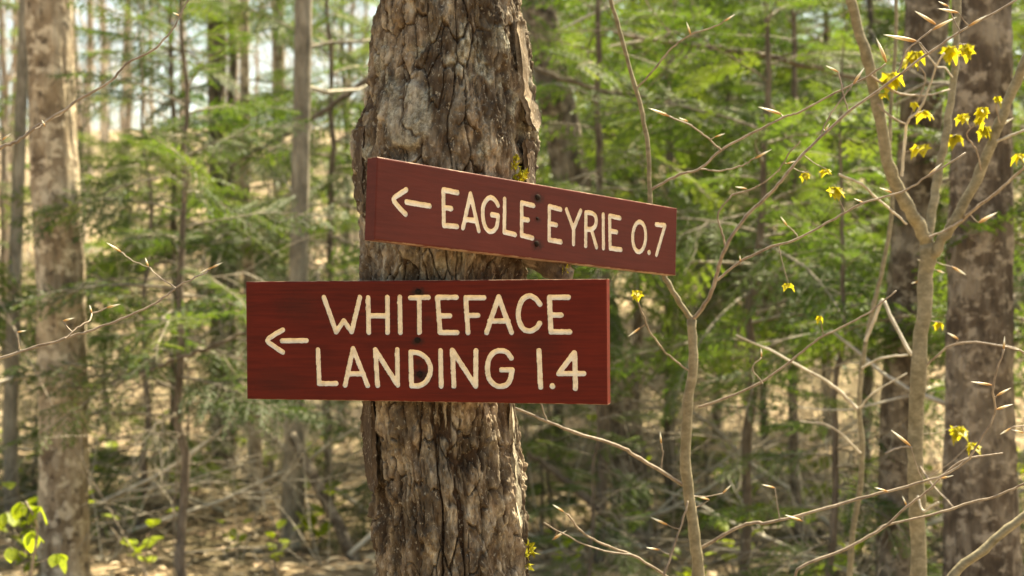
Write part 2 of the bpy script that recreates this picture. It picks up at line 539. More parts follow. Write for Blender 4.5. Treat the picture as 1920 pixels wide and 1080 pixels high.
def sign_trunk():
    z_of = lambda y: EYE - (np.array(y, float) - 540) * K * TD
    zs = z_of(ty)[::-1]
    left = ((np.array(tl_) - 960) * K * TD)[::-1]
    right = ((np.array(tr_) - 960) * K * TD)[::-1]
    z = np.concatenate([np.linspace(-0.15, 1.03, 60), np.arange(1.035, 2.16, 0.0019), np.linspace(2.17, 4.1, 90), np.linspace(4.15, 9.5, 60)])
    th = np.concatenate([np.linspace(-1.75, 1.75, 400), np.linspace(1.80, 2 * np.pi - 1.80, 50)])
    cx = np.interp(z, zs, (left + right) / 2)
    rr = np.interp(z, zs, (right - left) / 2)
    top = np.clip((z - 4.0) / 5.5, 0, 1)
    rr = rr * (1 - 0.8 * top)
    T, Z = np.meshgrid(th, z)
    R0 = np.broadcast_to(rr[:, None], T.shape)
    CX = np.broadcast_to(cx[:, None], T.shape)
    u = T * 0.14
    wu = u + 0.010 * fbm(u * 14, Z * 7, 3, 3) + 0.016 * fbm(u * 3, Z * 2.6, 5, 2) + 0.02 * np.sin(Z * 3.0 + 1)
    wv = Z + 0.03 * fbm(u * 18, Z * 6, 9, 2)
    lower = smooth01((1.55 - Z) / 0.35)
    mask = fbm(u * 7, Z * 4, 41, 3)
    # long wandering fissures that open and close, two generations
    deep = smooth01((fbm(u * 16, Z * 7, 13, 3) + 0.32) / 0.4)
    r1 = np.abs(noise2(wu * 34 + 4, wv * 3.4, 15) + 0.30 * noise2(wu * 85, wv * 13, 16) + 0.12 * noise2(wu * 240, wv * 60, 19))
    r2 = np.abs(noise2(wu * 60 + 9, wv * 9, 17) + 0.4 * noise2(wu * 140, wv * 26, 18))
    k1 = 1 - smooth01((r1 / (0.05 + 0.05 * lower) - 0.4) / 0.45)
    k2 = 1 - smooth01((r2 / 0.05 - 0.4) / 0.45)
    wu2 = wu + 0.007 * fbm(u * 60, Z * 25, 81, 3)
    wv2 = wv + 0.035 * fbm(u * 40, Z * 14, 83, 3)
    f1, f2, cidv, dyv = voronoi(wu2 / 0.024, wv2 / 0.075, 85)
    kv = (1 - smooth01(((f2 - f1) - 0.025) / 0.06)) * smooth01((fbm(u * 24, Z * 12, 87, 2) + 0.28) / 0.3)
    f3, f4, cidw, dyw = voronoi(wu2 / 0.009 + 5, wv2 / 0.02, 89)
    crack = np.clip(0.7 * kv + k1 * (0.3 + 0.7 * deep) * (0.7 + 0.3 * lower) + 0.5 * k2 * (1 - 0.55 * deep) * (0.6 + 0.4 * lower), 0, 1)
    fiss = 1 - crack
    # stepped flaking: plates with ledges where layers have come away
    q1 = fbm(wu * 24 + 2, wv * 7, 23, 4) * 5.5
    st1 = np.floor(q1) + smooth01((q1 - np.floor(q1) - 0.86) / 0.14)
    q2 = fbm(wu * 55 + 7, wv * 20, 27, 3) * 4.0
    st2 = np.floor(q2) + smooth01((q2 - np.floor(q2) - 0.84) / 0.16)
    cid = cidv * 0.6 + 0.4 * cidw
    cid_old = np.clip(hash2(np.floor(q1).astype(np.int64) + np.floor(wu * 24).astype(np.int64) * 0, np.zeros(q1.shape, np.int64), 5) * 0.5 + 0.5 * smooth01(fbm(u * 20, Z * 8, 29, 3) + 0.5), 0, 1)
    gid = np.clip(0.5 + 1.1 * fbm(u * 90, Z * 55, 33, 3), 0, 1)
    flake = np.clip(0.75 + 0.8 * fbm(u * 60, Z * 22, 35, 3), 0, 1)
    d = (-(0.0095 + 0.003 * lower) * crack + 0.0034 * st1 + 0.0026 * st2 + 0.0042 * (cidv - 0.5) - 0.0012 * dyv + 0.0026 * (cidw - 0.5)
         + 0.0040 * fbm(u * 170, Z * 60, 51, 4) + 0.012 * fbm(u * 6, Z * 3.5, 61, 3) + 0.0055 * (deep - 0.5))
    # dark pit in the lower trunk and the shallow hollow under the pale plate
    for (px_, py_, sx_, sy_, dep) in ((800, 830, 26, 40, 0.012), (765, 285, 30, 16, 0.01), (700, 270, 12, 40, 0.006)):
        c0 = P(px_, py_, TD - 0.13)
        uu = np.arcsin(np.clip((c0[0] - CX) / R0, -0.99, 0.99))
        d = d - dep * np.exp(-(((T - uu) * R0 / (sx_ * K * TD)) ** 2 + ((Z - c0[2]) / (sy_ * K * TD)) ** 2)) * (np.cos(T) > 0)
    # the smooth pale plate of outer bark left of centre
    c0 = P(765, 215, TD - 0.14)
    uu = np.arcsin(np.clip((c0[0] - CX) / R0, -0.99, 0.99))
    q = ((T - uu) * R0 / (45 * K * TD)) ** 2 + ((Z - c0[2]) / (60 * K * TD)) ** 2
    pl = smooth01((1.15 - q - 0.5 * mask) / 0.35) * (np.cos(T) > 0)
    d = d * (1 - 0.55 * pl) + 0.006 * pl
    R = R0 + d - 0.001
    V = np.stack([CX + R * np.sin(T), TD - R * np.cos(T), Z], -1).reshape(-1, 3)
    lich = smooth01((fbm(u * 30, Z * 22, 71, 5) - 0.2) / 0.3) * 0.7 * smooth01((Z - 1.45) / 0.5 + 0.25)
    lich = np.maximum(lich, 0.6 * pl * smooth01((fbm(u * 30, Z * 30, 77, 3) + 0.25) / 0.3) * 0.85)
    att = np.stack([np.clip(cid * 0.55 + gid * 0.45 + 0.15 * pl, 0, 1), smooth01(fiss * 1.15 - 0.1) * (0.45 + 0.55 * flake), lich * fiss], -1).reshape(-1, 3)
    ni, nj = T.shape
    i, j = np.meshgrid(np.arange(ni - 1), np.arange(nj), indexing='ij')
    jj = (j + 1) % nj
    F = np.stack([i * nj + j, i * nj + jj, (i + 1) * nj + jj, (i + 1) * nj + j], -1).reshape(-1, 4)
    return mesh_np('sign_tree_trunk', V, F, None, [M['main_bark']], True, {'bark': att})

tree = thing('maple_tree', 'thick rough barked tree trunk carrying the two red trail signs', 'tree', (-0.115, TD, 0))
def local(me, o):
    me.transform(Matrix.Translation(-Vector(o.location)))
    return me
tm = sign_trunk()
trunk = put('trunk', local(tm, tree), tree)

def bark_slab(name, pts_a, pts_b, thick, parent, att=(0.4, 0.5, 0.0), seed=0):
    """a curved loose sheet of bark between two 3D rails"""
    A, B = catmull(pts_a, 6), catmull(pts_b, 6)
    nv, nu = len(A), 7
    rows = []
    for w in np.linspace(0, 1, nu):
        rows.append(A * (1 - w) + B * w)
    G = np.stack(rows, 1)
    bump = fbm(np.arange(nv)[:, None] * 0.7 + np.zeros((1, nu)), np.arange(nu)[None, :] * 0.9 + np.zeros((nv, 1)), 90 + seed, 3)
    nrm = np.cross(np.gradient(G, axis=0), np.gradient(G, axis=1))
    nrm /= np.linalg.norm(nrm, axis=2)[..., None] + 1e-9
    G = G + nrm * (bump * thick * 0.9)[..., None]
    edge = np.minimum(np.linspace(0, 1, nv), 1 - np.linspace(0, 1, nv))[:, None] * np.ones((1, nu))
    H = G - nrm * thick * (0.35 + 0.65 * smooth01(edge * 5))[..., None]
    V = np.concatenate([G.reshape(-1, 3), H.reshape(-1, 3)])
    i, j = np.meshgrid(np.arange(nv - 1), np.arange(nu - 1), indexing='ij')
    F = np.stack([i * nu + j, i * nu + j + 1, (i + 1) * nu + j + 1, (i + 1) * nu + j], -1).reshape(-1, 4)
    o_ = nv * nu
    S = [F, F[:, ::-1] + o_]
    ring = [k for k in range(nu)] + [k * nu + nu - 1 for k in range(1, nv)] + [(nv - 1) * nu + k for k in range(nu - 2, -1, -1)] + [k * nu for k in range(nv - 2, 0, -1)]
    S.append(np.array([[ring[k], ring[(k + 1) % len(ring)], ring[(k + 1) % len(ring)] + o_, ring[k] + o_] for k in range(len(ring))]))
    att_ = np.tile(np.array(att), (len(V), 1))
    me = mesh_np(name, V, np.concatenate(S), None, [M['main_bark']], True, {'bark': att_})
    o = put(name, local(me, tree), parent)
    return o

dd = TD - 0.03
bark_slab('bark_flap', [P(968, 40, dd - .05), P(980, 130, dd - .05), P(990, 200, dd - .05), P(1006, 245, dd - .05)],
          [P(984, 40, dd), P(993, 120, dd), P(1004, 180, dd), P(1015, 232, dd)], 0.009, trunk, (0.35, 0.75, 0.1), 1)
bark_slab('bark_flap', [P(985, 260, dd - .04), P(990, 300, dd - .04), P(990, 350, dd - .04)],
          [P(1001, 262, dd), P(1004, 300, dd), P(1004, 350, dd)], 0.008, trunk, (0.2, 0.5, 0.0), 2)
bark_slab('bark_flap', [P(664, 245, dd), P(661, 290, dd), P(664, 340, dd), P(668, 375, dd)],
          [P(684, 235, dd - .05), P(679, 290, dd - .05), P(680, 340, dd - .05), P(684, 380, dd - .05)], 0.008, trunk, (0.3, 0.4, 0.0), 3)
bark_slab('bark_flap', [P(679, 752, dd), P(678, 800, dd), P(681, 850, dd), P(690, 915, dd)],
          [P(694, 752, dd - .06), P(696, 810, dd - .06), P(698, 870, dd - .06), P(701, 925, dd - .06)], 0.008, trunk, (0.3, 0.4, 0.0), 4)
bark_slab('bark_flap', [P(958, 755, dd - .03), P(961, 830, dd - .03), P(967, 910, dd - .03), P(974, 990, dd - .03)],
          [P(966, 755, dd), P(971, 830, dd), P(977, 910, dd), P(983, 990, dd)], 0.007, trunk, (0.95, 0.95, 0.45), 5)
# broken stub behind the upper sign
g = Geo()
g.tube(catmull([P(965, 455, 2.40), P(1005, 478, 2.40), P(1040, 500, 2.40), P(1064, 520, 2.40)], 5), np.linspace(0.028, 0.017, 16) * (1 + 0.25 * rng.random(16)), 9)
me = g.mesh('branch_stub', [M['bark_dark']])
put('branch_stub', local(me, tree), trunk)

def tuft(name, c, r, parent, root, mat, n=60):
    V, F = [], []
    for q in range(n):
        dv = rng.normal(size=3)
        dv /= np.linalg.norm(dv)
        p = np.array(c) + dv * r * np.array([1, 1, 0.8]) * rng.random() ** 0.4
        e1, e2 = rng.normal(size=3) * r * 0.22, rng.normal(size=3) * r * 0.3
        b_ = len(V)
        V += [p - e1, p + e1, p + dv * r * 0.4 + e2]
        F.append([b_, b_ + 1, b_ + 2])
    me = mesh_np(name, np.array(V), None, np.array(F), [mat], False)
    me.transform(Matrix.Translation(-Vector(root.location)))
    return put(name, me, parent)
for (x_, y_, d_, r_) in ((964, 312, 2.325, 0.008), (978, 331, 2.33, 0.011), (966, 296, 2.325, 0.006), (990, 1030, 2.39, 0.012), (986, 1062, 2.39, 0.009), (1058, 505, 2.385, 0.008)):
    tuft('moss_tuft', P(x_, y_, d_), r_, trunk, tree, M['moss'])

# ---------------------------------------------------------------- bare branching
def grow(g, p, d, L, r, lev, sides=(7, 5, 4, 3, 3), up=0.05, spread=0.7, kids=4, tips=None):
    nseg = 5 if lev < 3 else 3
    pts = [np.array(p, float)]
    dirs = []
    dv = np.array(d, float)
    for s_ in range(nseg):
        dv = dv + rng.normal(size=3) * 0.13 + np.array([0, 0, up])
        dv /= np.linalg.norm(dv)
        dirs.append(dv.copy())
        pts.append(pts[-1] + dv * L / nseg)
    rad = np.linspace(r, r * 0.45, nseg + 1)
    g.tube(pts, rad, sides[min(lev, len(sides) - 1)], cap=lev > 2)
    if lev <= 0:
        return
    for q in range(kids):
        t = 0.3 + 0.7 * (q + rng.random()) / kids
        k = min(int(t * nseg), nseg - 1)
        fr = t * nseg - k
        pp = pts[k] * (1 - fr) + pts[k + 1] * fr
        ax = rng.normal(size=3)
        ax -= dirs[k] * (ax @ dirs[k])
        ax /= np.linalg.norm(ax)
        nd = dirs[k] * math.cos(spread) + ax * math.sin(spread)
        grow(g, pp, nd, L * (0.42 + 0.3 * rng.random()), r * 0.45 * (1.1 - 0.4 * t), lev - 1, sides, up, spread, kids, tips)

def crown_mesh(name, h0, h1, nb, L, r, mat, lev=2, kids=4, spread=0.7):
    g = Geo()
    for q in range(nb):
        z = h0 + (h1 - h0) * (q + rng.random() * 0.8) / nb
        a = q * 2.4 + rng.random()
        el = 0.35 + 0.5 * rng.random()
        grow(g, (0, 0, z), (math.cos(a) * math.cos(el), math.sin(a) * math.cos(el), math.sin(el)),
             L * (1 - 0.45 * (z - h0) / (h1 - h0 + 1e-6)) * (0.7 + 0.5 * rng.random()), r, lev, (4, 3, 3), 0.06, spread, kids)
    return g.mesh(name, [mat])

# upper limbs of the sign tree, above the picture
g = Geo()
for q in range(9):
    z = 4.2 + q * 0.6
    a = q * 2.4 + 0.6
    grow(g, (-0.115 + 0.01 * q, TD, z), (math.cos(a) * 0.8, math.sin(a) * 0.8, 0.6), 2.4 - 0.15 * q, 0.045, 2, (6, 4, 3), 0.05, 0.7, 4)
put('limb_framework', local(g.mesh('limb_framework', [M['bark_tan']]), tree), tree)

# ---------------------------------------------------------------- signs
def board_axes(a, b, c):
    R = Matrix.Rotation(a, 3, 'Z') @ Matrix.Rotation(b, 3, 'X') @ Matrix.Rotation(c, 3, 'Y')
    return np.array(R)

def build_sign(name, label, pose, strokes, thick, paint_args, nails, hw, edge_mat):
    a, b, c, X, D, Z, W, H = pose
    R = board_axes(a, b, c)
    org = np.array([X, D, Z])
    nrm = R[:, 1]
    def to_plane(x, y):
        dv = P(x, y, 1.0) - np.array([0, 0, EYE])
        t = ((org - np.array([0, 0, EYE])) @ nrm) / (dv @ nrm)
        q = R.T @ (np.array([0, 0, EYE]) + dv * t - org)
        return q[0], q[2]
    stains = [(*to_plane(x, y), r, s) for (x, y, r, s) in nails['stains']]
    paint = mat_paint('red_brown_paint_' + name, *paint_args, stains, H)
    root = thing(name, label, 'sign', tuple(org))
    root.rotation_mode = 'XYZ'
    root.rotation_euler = Matrix(R.tolist()).to_euler()
    # signed distance of all strokes on the board's plane
    cell = 0.00125
    mx, mz = int(round(W / cell)), int(round(H / cell))
    xs, zs = np.linspace(-W / 2, W / 2, mx + 1), np.linspace(-H / 2, H / 2, mz + 1)
    XX, ZZ = np.meshgrid(xs, zs)
    sdf_all = np.full(XX.shape, 1.0)
    letters = []
    for (nm, polys, dot) in strokes:
        sdf = np.full(XX.shape, 1.0)
        for poly in polys:
            pp = [to_plane(*q) for q in poly]
            if len(pp) > 4:
                e = catmull(np.array([(u_, 0, v_) for u_, v_ in pp]), 4)
                pp = [(e_[0], e_[2]) for e_ in e]
            if len(pp) == 1:
                sdf = np.minimum(sdf, np.hypot(XX - pp[0][0], ZZ - pp[0][1]) - hw * dot)
            for (p0, p1) in zip(pp[:-1], pp[1:]):
                dx, dz = p1[0] - p0[0], p1[1] - p0[1]
                t = np.clip(((XX - p0[0]) * dx + (ZZ - p0[1]) * dz) / (dx * dx + dz * dz + 1e-12), 0, 1)
                sdf = np.minimum(sdf, np.hypot(XX - p0[0] - t * dx, ZZ - p0[1] - t * dz) - hw)
        sdf = sdf + 0.0007 * noise2(XX * 260, ZZ * 260, 5) + 0.0004 * noise2(XX * 700, ZZ * 700, 6)
        letters.append((nm, sdf))
        sdf_all = np.minimum(sdf_all, sdf)
    def region(sd, depth_fn):
        """polygons where sd<0 (marching squares)"""
        key, V, F4, F3 = {}, [], [], []
        def vert(k, x, z):
            if k not in key:
                key[k] = len(V)
                V.append((x, depth_fn(x, z, k), z))
            return key[k]
        neg = sd < 0
        cand = neg[:-1, :-1] | neg[1:, :-1] | neg[:-1, 1:] | neg[1:, 1:]
        for iz, ix in zip(*np.nonzero(cand)):
            cs = [(iz, ix), (iz, ix + 1), (iz + 1, ix + 1), (iz + 1, ix)]
            poly = []
            for q in range(4):
                A, B = cs[q], cs[(q + 1) % 4]
                sa_, sb_ = sd[A], sd[B]
                if sa_ < 0:
                    poly.append(vert(('v',) + A, xs[A[1]], zs[A[0]]))
                if (sa_ < 0) != (sb_ < 0):
                    t = sa_ / (sa_ - sb_)
                    lo, hi = min(A, B), max(A, B)
                    poly.append(vert(('e',) + lo + hi, xs[A[1]] + t * (xs[B[1]] - xs[A[1]]), zs[A[0]] + t * (zs[B[0]] - zs[A[0]])))
            if len(poly) == 4:
                F4.append(poly)
            elif len(poly) == 3:
                F3.append(poly)
            elif len(poly) == 5:
                F4.append(poly[:4])
                F3.append([poly[0], poly[3], poly[4]])
            elif len(poly) == 6:
                F4.append(poly[:4])
                F4.append([poly[0], poly[3], poly[4], poly[5]])
        return V, F4, F3
    # board: front with the routed grooves open, sides and back
    bev = 0.0016
    inset = np.minimum(W / 2 - np.abs(XX), H / 2 - np.abs(ZZ))
    V, F4, F3 = region(-sdf_all, lambda x, z, k: max(0.0, bev - min(W / 2 - abs(x), H / 2 - abs(z))) * 0.7)
    b0 = len(V)
    corner = [(-W / 2, -H / 2), (W / 2, -H / 2), (W / 2, H / 2), (-W / 2, H / 2)]
    for yy in (bev * 0.7, thick):
        V += [(x, yy, z) for x, z in corner]
    for q in range(4):
        r_ = (q + 1) % 4
        F4.append([b0 + r_, b0 + q, b0 + 4 + q, b0 + 4 + r_])
    F4.append([b0 + 7, b0 + 6, b0 + 5, b0 + 4])
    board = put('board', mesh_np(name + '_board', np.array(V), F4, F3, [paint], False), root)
    for nm, sdf in letters:
        V, F4, F3 = region(sdf, lambda x, z, k: 0.0)
        V = np.array(V)
        ii = np.clip(np.searchsorted(xs, V[:, 0]) - 0, 0, mx)
        jj = np.clip(np.searchsorted(zs, V[:, 2]) - 0, 0, mz)
        dep = np.clip(-sdf[jj, ii] / hw, 0, 1)
        on_edge = dep < 0.12
        V[:, 1] = np.where(on_edge, 0.0006, 0.0006 + 0.0024 * np.sqrt(dep))
        put(nm, mesh_np(nm, V, F4, F3, [M['cream']], True), board)
    for (x, y, r) in nails['heads']:
        u_, v_ = to_plane(x, y)
        g = Geo()
        ring = [(0.0006, r), (-0.0012, r * 0.98), (-0.0022, r * 0.75), (-0.0026, r * 0.3)]
        V = []
        for (yy, rr) in ring:
            V += [(u_ + rr * math.cos(t) * (1 + 0.08 * math.sin(3 * t)), yy, v_ + rr * math.sin(t)) for t in np.arange(12) / 12 * 2 * math.pi]
        V.append((u_, -0.0027, v_))
        F = [[q * 12 + t, q * 12 + (t + 1) % 12, (q + 1) * 12 + (t + 1) % 12, (q + 1) * 12 + t] for q in range(3) for t in range(12)]
        put('nail', mesh_np('nail', np.array(V), F, [[36 + t, 36 + (t + 1) % 12, 48] for t in range(12)], [M['nail']]), root)
    return root

def zz(ox, oy, sc):
    return lambda *pts: [(ox + x / sc, oy + y / sc) for x, y in pts]
A3 = zz(450, 510, 4.32)
B4 = zz(800, 470, 3.6)
Z1 = zz(440, 270, 2.1174)
low = [
    ('arrow', [A3((345, 470), (275, 510), (222, 556), (280, 605), (345, 650)), A3((340, 558), (537, 556))], 1),
    ('letter_w', [A3((678, 205), (778, 485), (840, 395), (903, 485), (970, 205))[:2], A3((778, 485), (840, 395)), A3((840, 395), (903, 485)), A3((903, 485), (970, 205))], 1),
    ('letter_h', [A3((1035, 210), (1042, 490)), A3((1192, 205), (1194, 490)), A3((1040, 355), (1192, 355))], 1),
    ('letter_i', [A3((1292, 205), (1297, 490))], 1),
    ('letter_t', [Z1((697, 611), (768, 609)), Z1((732, 615), (733, 748))], 1),
    ('letter_e', [B4((75, 315), (200, 315)), B4((72, 315), (90, 553)), B4((90, 440), (155, 440)), B4((90, 553), (205, 553))], 1),
    ('letter_f', [B4((265, 318), (385, 318)), B4((263, 318), (278, 553)), B4((275, 437), (345, 437))], 1),
    ('letter_a', [B4((485, 312), (403, 553)), B4((485, 312), (572, 553)), B4((425, 475), (550, 475))], 1),
    ('letter_c', [B4((765, 362), (735, 325), (690, 305), (642, 335), (618, 410), (625, 480), (655, 530), (700, 542), (740, 522), (763, 490))], 1),
    ('letter_e', [B4((835, 315), (955, 315)), B4((828, 315), (838, 548)), B4((840, 435), (908, 435)), B4((838, 548), (965, 548))], 1),
    ('letter_l', [A3((630, 630), (640, 905)), A3((640, 905), (778, 903))], 1),
    ('letter_a', [A3((915, 620), (850, 918)), A3((915, 620), (1033, 920)), A3((870, 825), (1000, 825))], 1),
    ('letter_n', [A3((1113, 918), (1095, 630)), A3((1095, 630), (1275, 915)), A3((1275, 915), (1272, 630))], 1),
    ('letter_d', [Z1((698, 828), (702, 960)), Z1((698, 826), (735, 832), (766, 858), (777, 898), (763, 938), (735, 959), (702, 960))], 1),
    ('letter_i', [B4((92, 675), (97, 915))], 1),
    ('letter_n', [B4((183, 915), (172, 672)), B4((172, 672), (330, 915)), B4((330, 915), (332, 675))], 1),
    ('letter_g', [B4((570, 725), (545, 690), (500, 675), (450, 690), (415, 745), (412, 830), (435, 885), (480, 915), (530, 910), (562, 875), (576, 807)), B4((576, 805), (505, 805))], 1),
    ('numeral_one', [B4((757, 675), (768, 922))], 1),
    ('decimal_point', [B4((848, 915))], 1.15),
    ('numeral_four', [B4((995, 690), (890, 830)), B4((890, 830), (1060, 830)), B4((998, 690), (1003, 930))], 1),
]
A1 = zz(660, 280, 6.0)
B2 = zz(960, 320, 5.4)
el = [(1290 + 66 * math.sin(t) + 4 * math.cos(t), 670 - 152 * math.cos(t)) for t in np.linspace(0, 2 * math.pi, 17)]
upp = [
    ('arrow', [A1((612, 455), (530, 508), (470, 565), (530, 650), (605, 730)), A1((615, 592), (875, 638))], 1),
    ('letter_e', [A1((1035, 455), (1190, 487)), A1((1030, 455), (1035, 855)), A1((1040, 655), (1120, 668)), A1((1035, 855), (1185, 868))], 1),
    ('letter_a', [A1((1335, 500), (1250, 885)), A1((1335, 500), (1428, 915)), A1((1270, 785), (1400, 805))], 1),
    ('letter_g', [A1((1645, 630), (1610, 570), (1560, 543), (1510, 575), (1475, 660), (1480, 800), (1515, 895), (1570, 925), (1620, 890), (1640, 820), (1645, 748)), A1((1645, 745), (1575, 735))], 1),
    ('letter_l', [A1((1720, 560), (1715, 930)), A1((1715, 930), (1838, 960))], 1),
    ('letter_e', [B2((105, 325), (220, 355)), B2((100, 325), (100, 655)), B2((105, 490), (165, 500)), B2((100, 655), (210, 682))], 1),
    ('letter_e', [B2((385, 362), (495, 393)), B2((380, 362), (378, 700)), B2((385, 538), (450, 550)), B2((378, 700), (498, 722))], 1),
    ('letter_y', [B2((553, 395), (625, 590)), B2((697, 405), (625, 590)), B2((625, 590), (625, 740))], 1),
    ('letter_r', [B2((750, 425), (748, 760)), B2((750, 425), (800, 427), (843, 455), (855, 510), (840, 568), (800, 593), (750, 592)), B2((805, 595), (858, 775))], 1),
    ('letter_i', [B2((925, 445), (928, 785))], 1),
    ('letter_e', [B2((995, 458), (1095, 480)), B2((990, 458), (995, 785)), B2((1000, 612), (1060, 622)), B2((995, 785), (1105, 800))], 1),
    ('numeral_zero', [B2(*el)], 1),
    ('decimal_point', [B2((1390, 828))], 1.15),
    ('numeral_seven', [B2((1460, 545), (1550, 555)), B2((1550, 555), (1465, 850))], 1),
]
q_ = 2.258 / 2.27
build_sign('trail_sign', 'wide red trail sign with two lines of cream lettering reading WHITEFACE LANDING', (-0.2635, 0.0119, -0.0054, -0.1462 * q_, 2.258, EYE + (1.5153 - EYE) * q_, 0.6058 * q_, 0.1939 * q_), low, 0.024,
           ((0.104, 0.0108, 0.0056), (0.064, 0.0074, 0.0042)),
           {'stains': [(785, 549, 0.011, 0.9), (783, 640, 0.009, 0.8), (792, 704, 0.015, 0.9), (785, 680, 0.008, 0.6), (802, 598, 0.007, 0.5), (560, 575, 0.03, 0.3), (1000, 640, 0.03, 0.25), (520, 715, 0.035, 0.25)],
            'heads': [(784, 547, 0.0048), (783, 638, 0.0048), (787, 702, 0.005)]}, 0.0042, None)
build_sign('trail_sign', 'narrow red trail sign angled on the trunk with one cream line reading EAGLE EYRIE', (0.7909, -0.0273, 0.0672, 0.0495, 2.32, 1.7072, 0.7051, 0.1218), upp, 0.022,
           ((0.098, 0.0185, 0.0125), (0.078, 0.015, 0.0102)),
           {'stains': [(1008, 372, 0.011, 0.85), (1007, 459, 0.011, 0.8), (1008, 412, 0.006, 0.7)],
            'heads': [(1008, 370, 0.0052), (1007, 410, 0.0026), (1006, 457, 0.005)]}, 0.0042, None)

# ---------------------------------------------------------------- saplings with traced twigs
def bud_mesh():
    g = Geo()
    zs_ = np.array([0, .08, .25, .5, .75, .92, 1.0])
    rs = np.array([.35, .7, 1.0, .95, .6, .25, .05])
    pts = np.stack([0.02 * np.sin(zs_ * 3), 0 * zs_, zs_], -1)
    g.tube(pts, rs * 0.075, 6)
    return g.mesh('bud', [M['bud']])
BUD = bud_mesh()

def leaf_mesh(kind):
    """a small folded, lobed young leaf hanging from its stalk, unit length along -Z"""
    if kind == 'maple':
        out = [(0, 0), (.16, -.12), (.42, -.08), (.34, -.3), (.52, -.5), (.28, -.52), (.16, -.72), (0, -1.0)]
    else:
        out = [(0, 0), (.2, -.12), (.34, -.34), (.36, -.55), (.24, -.8), (0, -1.0)]
    V, F4, F3 = [], [], []
    nmid = len(out)
    for i_, (x, z) in enumerate(out):
        V.append((0, -0.05 - 0.22 * (z * z), z))
    for sgn in (-1, 1):
        b_ = len(V)
        for (x, z) in out:
            V.append((sgn * x, 0.16 * x - 0.22 * z * z - 0.25 * x * x, z))
        for i_ in range(nmid - 1):
            f = [i_, b_ + i_, b_ + i_ + 1, i_ + 1]
            F4.append(f if sgn > 0 else f[::-1])
    return mesh_np('leaf_' + kind, np.array(V), F4, None, [M['young_leaf'] if kind == 'maple' else M['green_leaf']], True)
LEAF = leaf_mesh('maple')
LEAF_G = leaf_mesh('oval')

class Sapling:
    def __init__(s, name, label, cat, base, group=None):
        s.root = thing(name, label, cat, tuple(base), 0, group)
        s.base = np.array(base)
        s.px, s.pw, s.pr = [], [], []
    def note(s, pts, rad):
        for p, r in zip(pts, rad):
            s.pw.append(p)
            s.pr.append(r)
            s.px.append((960 + p[0] / p[1] / K, 540 - (p[2] - EYE) / p[1] / K))
    def branch(s, name, pxy, w0, w1, d0, d1=None, mat='twig', sides=7, parent=None, world=None, jit=0.0006):
        d1 = d0 if d1 is None else d1
        if world is None:
            m = len(pxy)
            world = np.array([P(x, y, d0 + (d1 - d0) * i_ / max(m - 1, 1)) for i_, (x, y) in enumerate(pxy)])
        pts = catmull(world, 5)
        pts[1:-1] += rng.normal(size=(len(pts) - 2, 3)) * jit
        rad = np.linspace(w0, w1, len(pts)) * 0.5 * K * (d0 + d1) / 2
        rad = rad * 0.74 * (1 + 0.10 * rng.random(len(pts)))
        rad[::5] *= 1.12
        g = Geo()
        g.tube(pts - s.base, rad, sides)
        s.note(pts, rad)
        return put(name, g.mesh(name, [M[mat]]), parent or s.root)
    def nearest(s, x, y, d=None):
        A = np.array(s.px)
        k_ = np.argmin(np.hypot(A[:, 0] - x, A[:, 1] - y))
        return s.pw[k_], s.pr[k_], A[k_]
    def stalk(s, a, b, r, name='twig'):
        a, b = np.array(a), np.array(b)
        g = Geo()
        mid = (a + b) / 2 + np.array([0, 0, -0.06 * np.linalg.norm(a - b)])
        g.tube(catmull([a - s.base, mid - s.base, b - s.base], 3), np.linspace(r, r * 0.7, 7), 5)
        put(name, g.mesh(name, [M['twig']]), s.root)
    def bud(s, x0, y0, x1, y1, fat=1.0):
        w, r, q = s.nearest(x0, y0)
        d = w[1] + 0.02 * (rng.random() - 0.5)
        a, b = P(x0, y0, d), P(x1, y1, d)
        b = b + np.array([0, (rng.random() - 0.5) * 0.3 * np.linalg.norm(b - a), 0])
        L = max(np.linalg.norm(b - a), 0.012)
        if np.hypot(q[0] - x0, q[1] - y0) > 5:
            s.stalk(w, a, 0.0013)
        o = put('bud', BUD, s.root)
        o.rotation_mode = 'QUATERNION'
        o.rotation_quaternion = Vector(b - a).to_track_quat('Z', 'Y')
        o.location = Vector(a - s.base)
        wd = fat * 0.72 * (0.8 + 0.03 / L * 0.5)
        o.scale = (L * wd, L * wd, L)
        return o
    def leaves(s, x, y, size, n=5, mesh=None, yellow=True):
        w, r, q = s.nearest(x, y)
        d = w[1] + 0.03 * (rng.random() - 0.5)
        c = P(x, y - size * 0.35, d)
        if np.hypot(q[0] - x, q[1] - y + size * 0.35) > 4:
            s.stalk(w, c, 0.0011)
        L0 = size * K * d
        for i_ in range(n):
            a = i_ / n * 6.283 + rng.random()
            L = L0 * (0.55 + 0.45 * rng.random())
            o = put('leaf', mesh or LEAF, s.root)
            o.rotation_euler = (0.35 + 0.75 * rng.random(), 0.3 * (rng.random() - 0.5), a)
            o.location = Vector(c - s.base) + Vector((math.sin(a), -math.cos(a), 0)) * 0.0
            o.scale = (L * (0.8 + 0.4 * rng.random()), L, L)

def ground_pt(x, d):
    X = (x - 960) * K * d
    return np.array([X, d, base_at(X, d)])

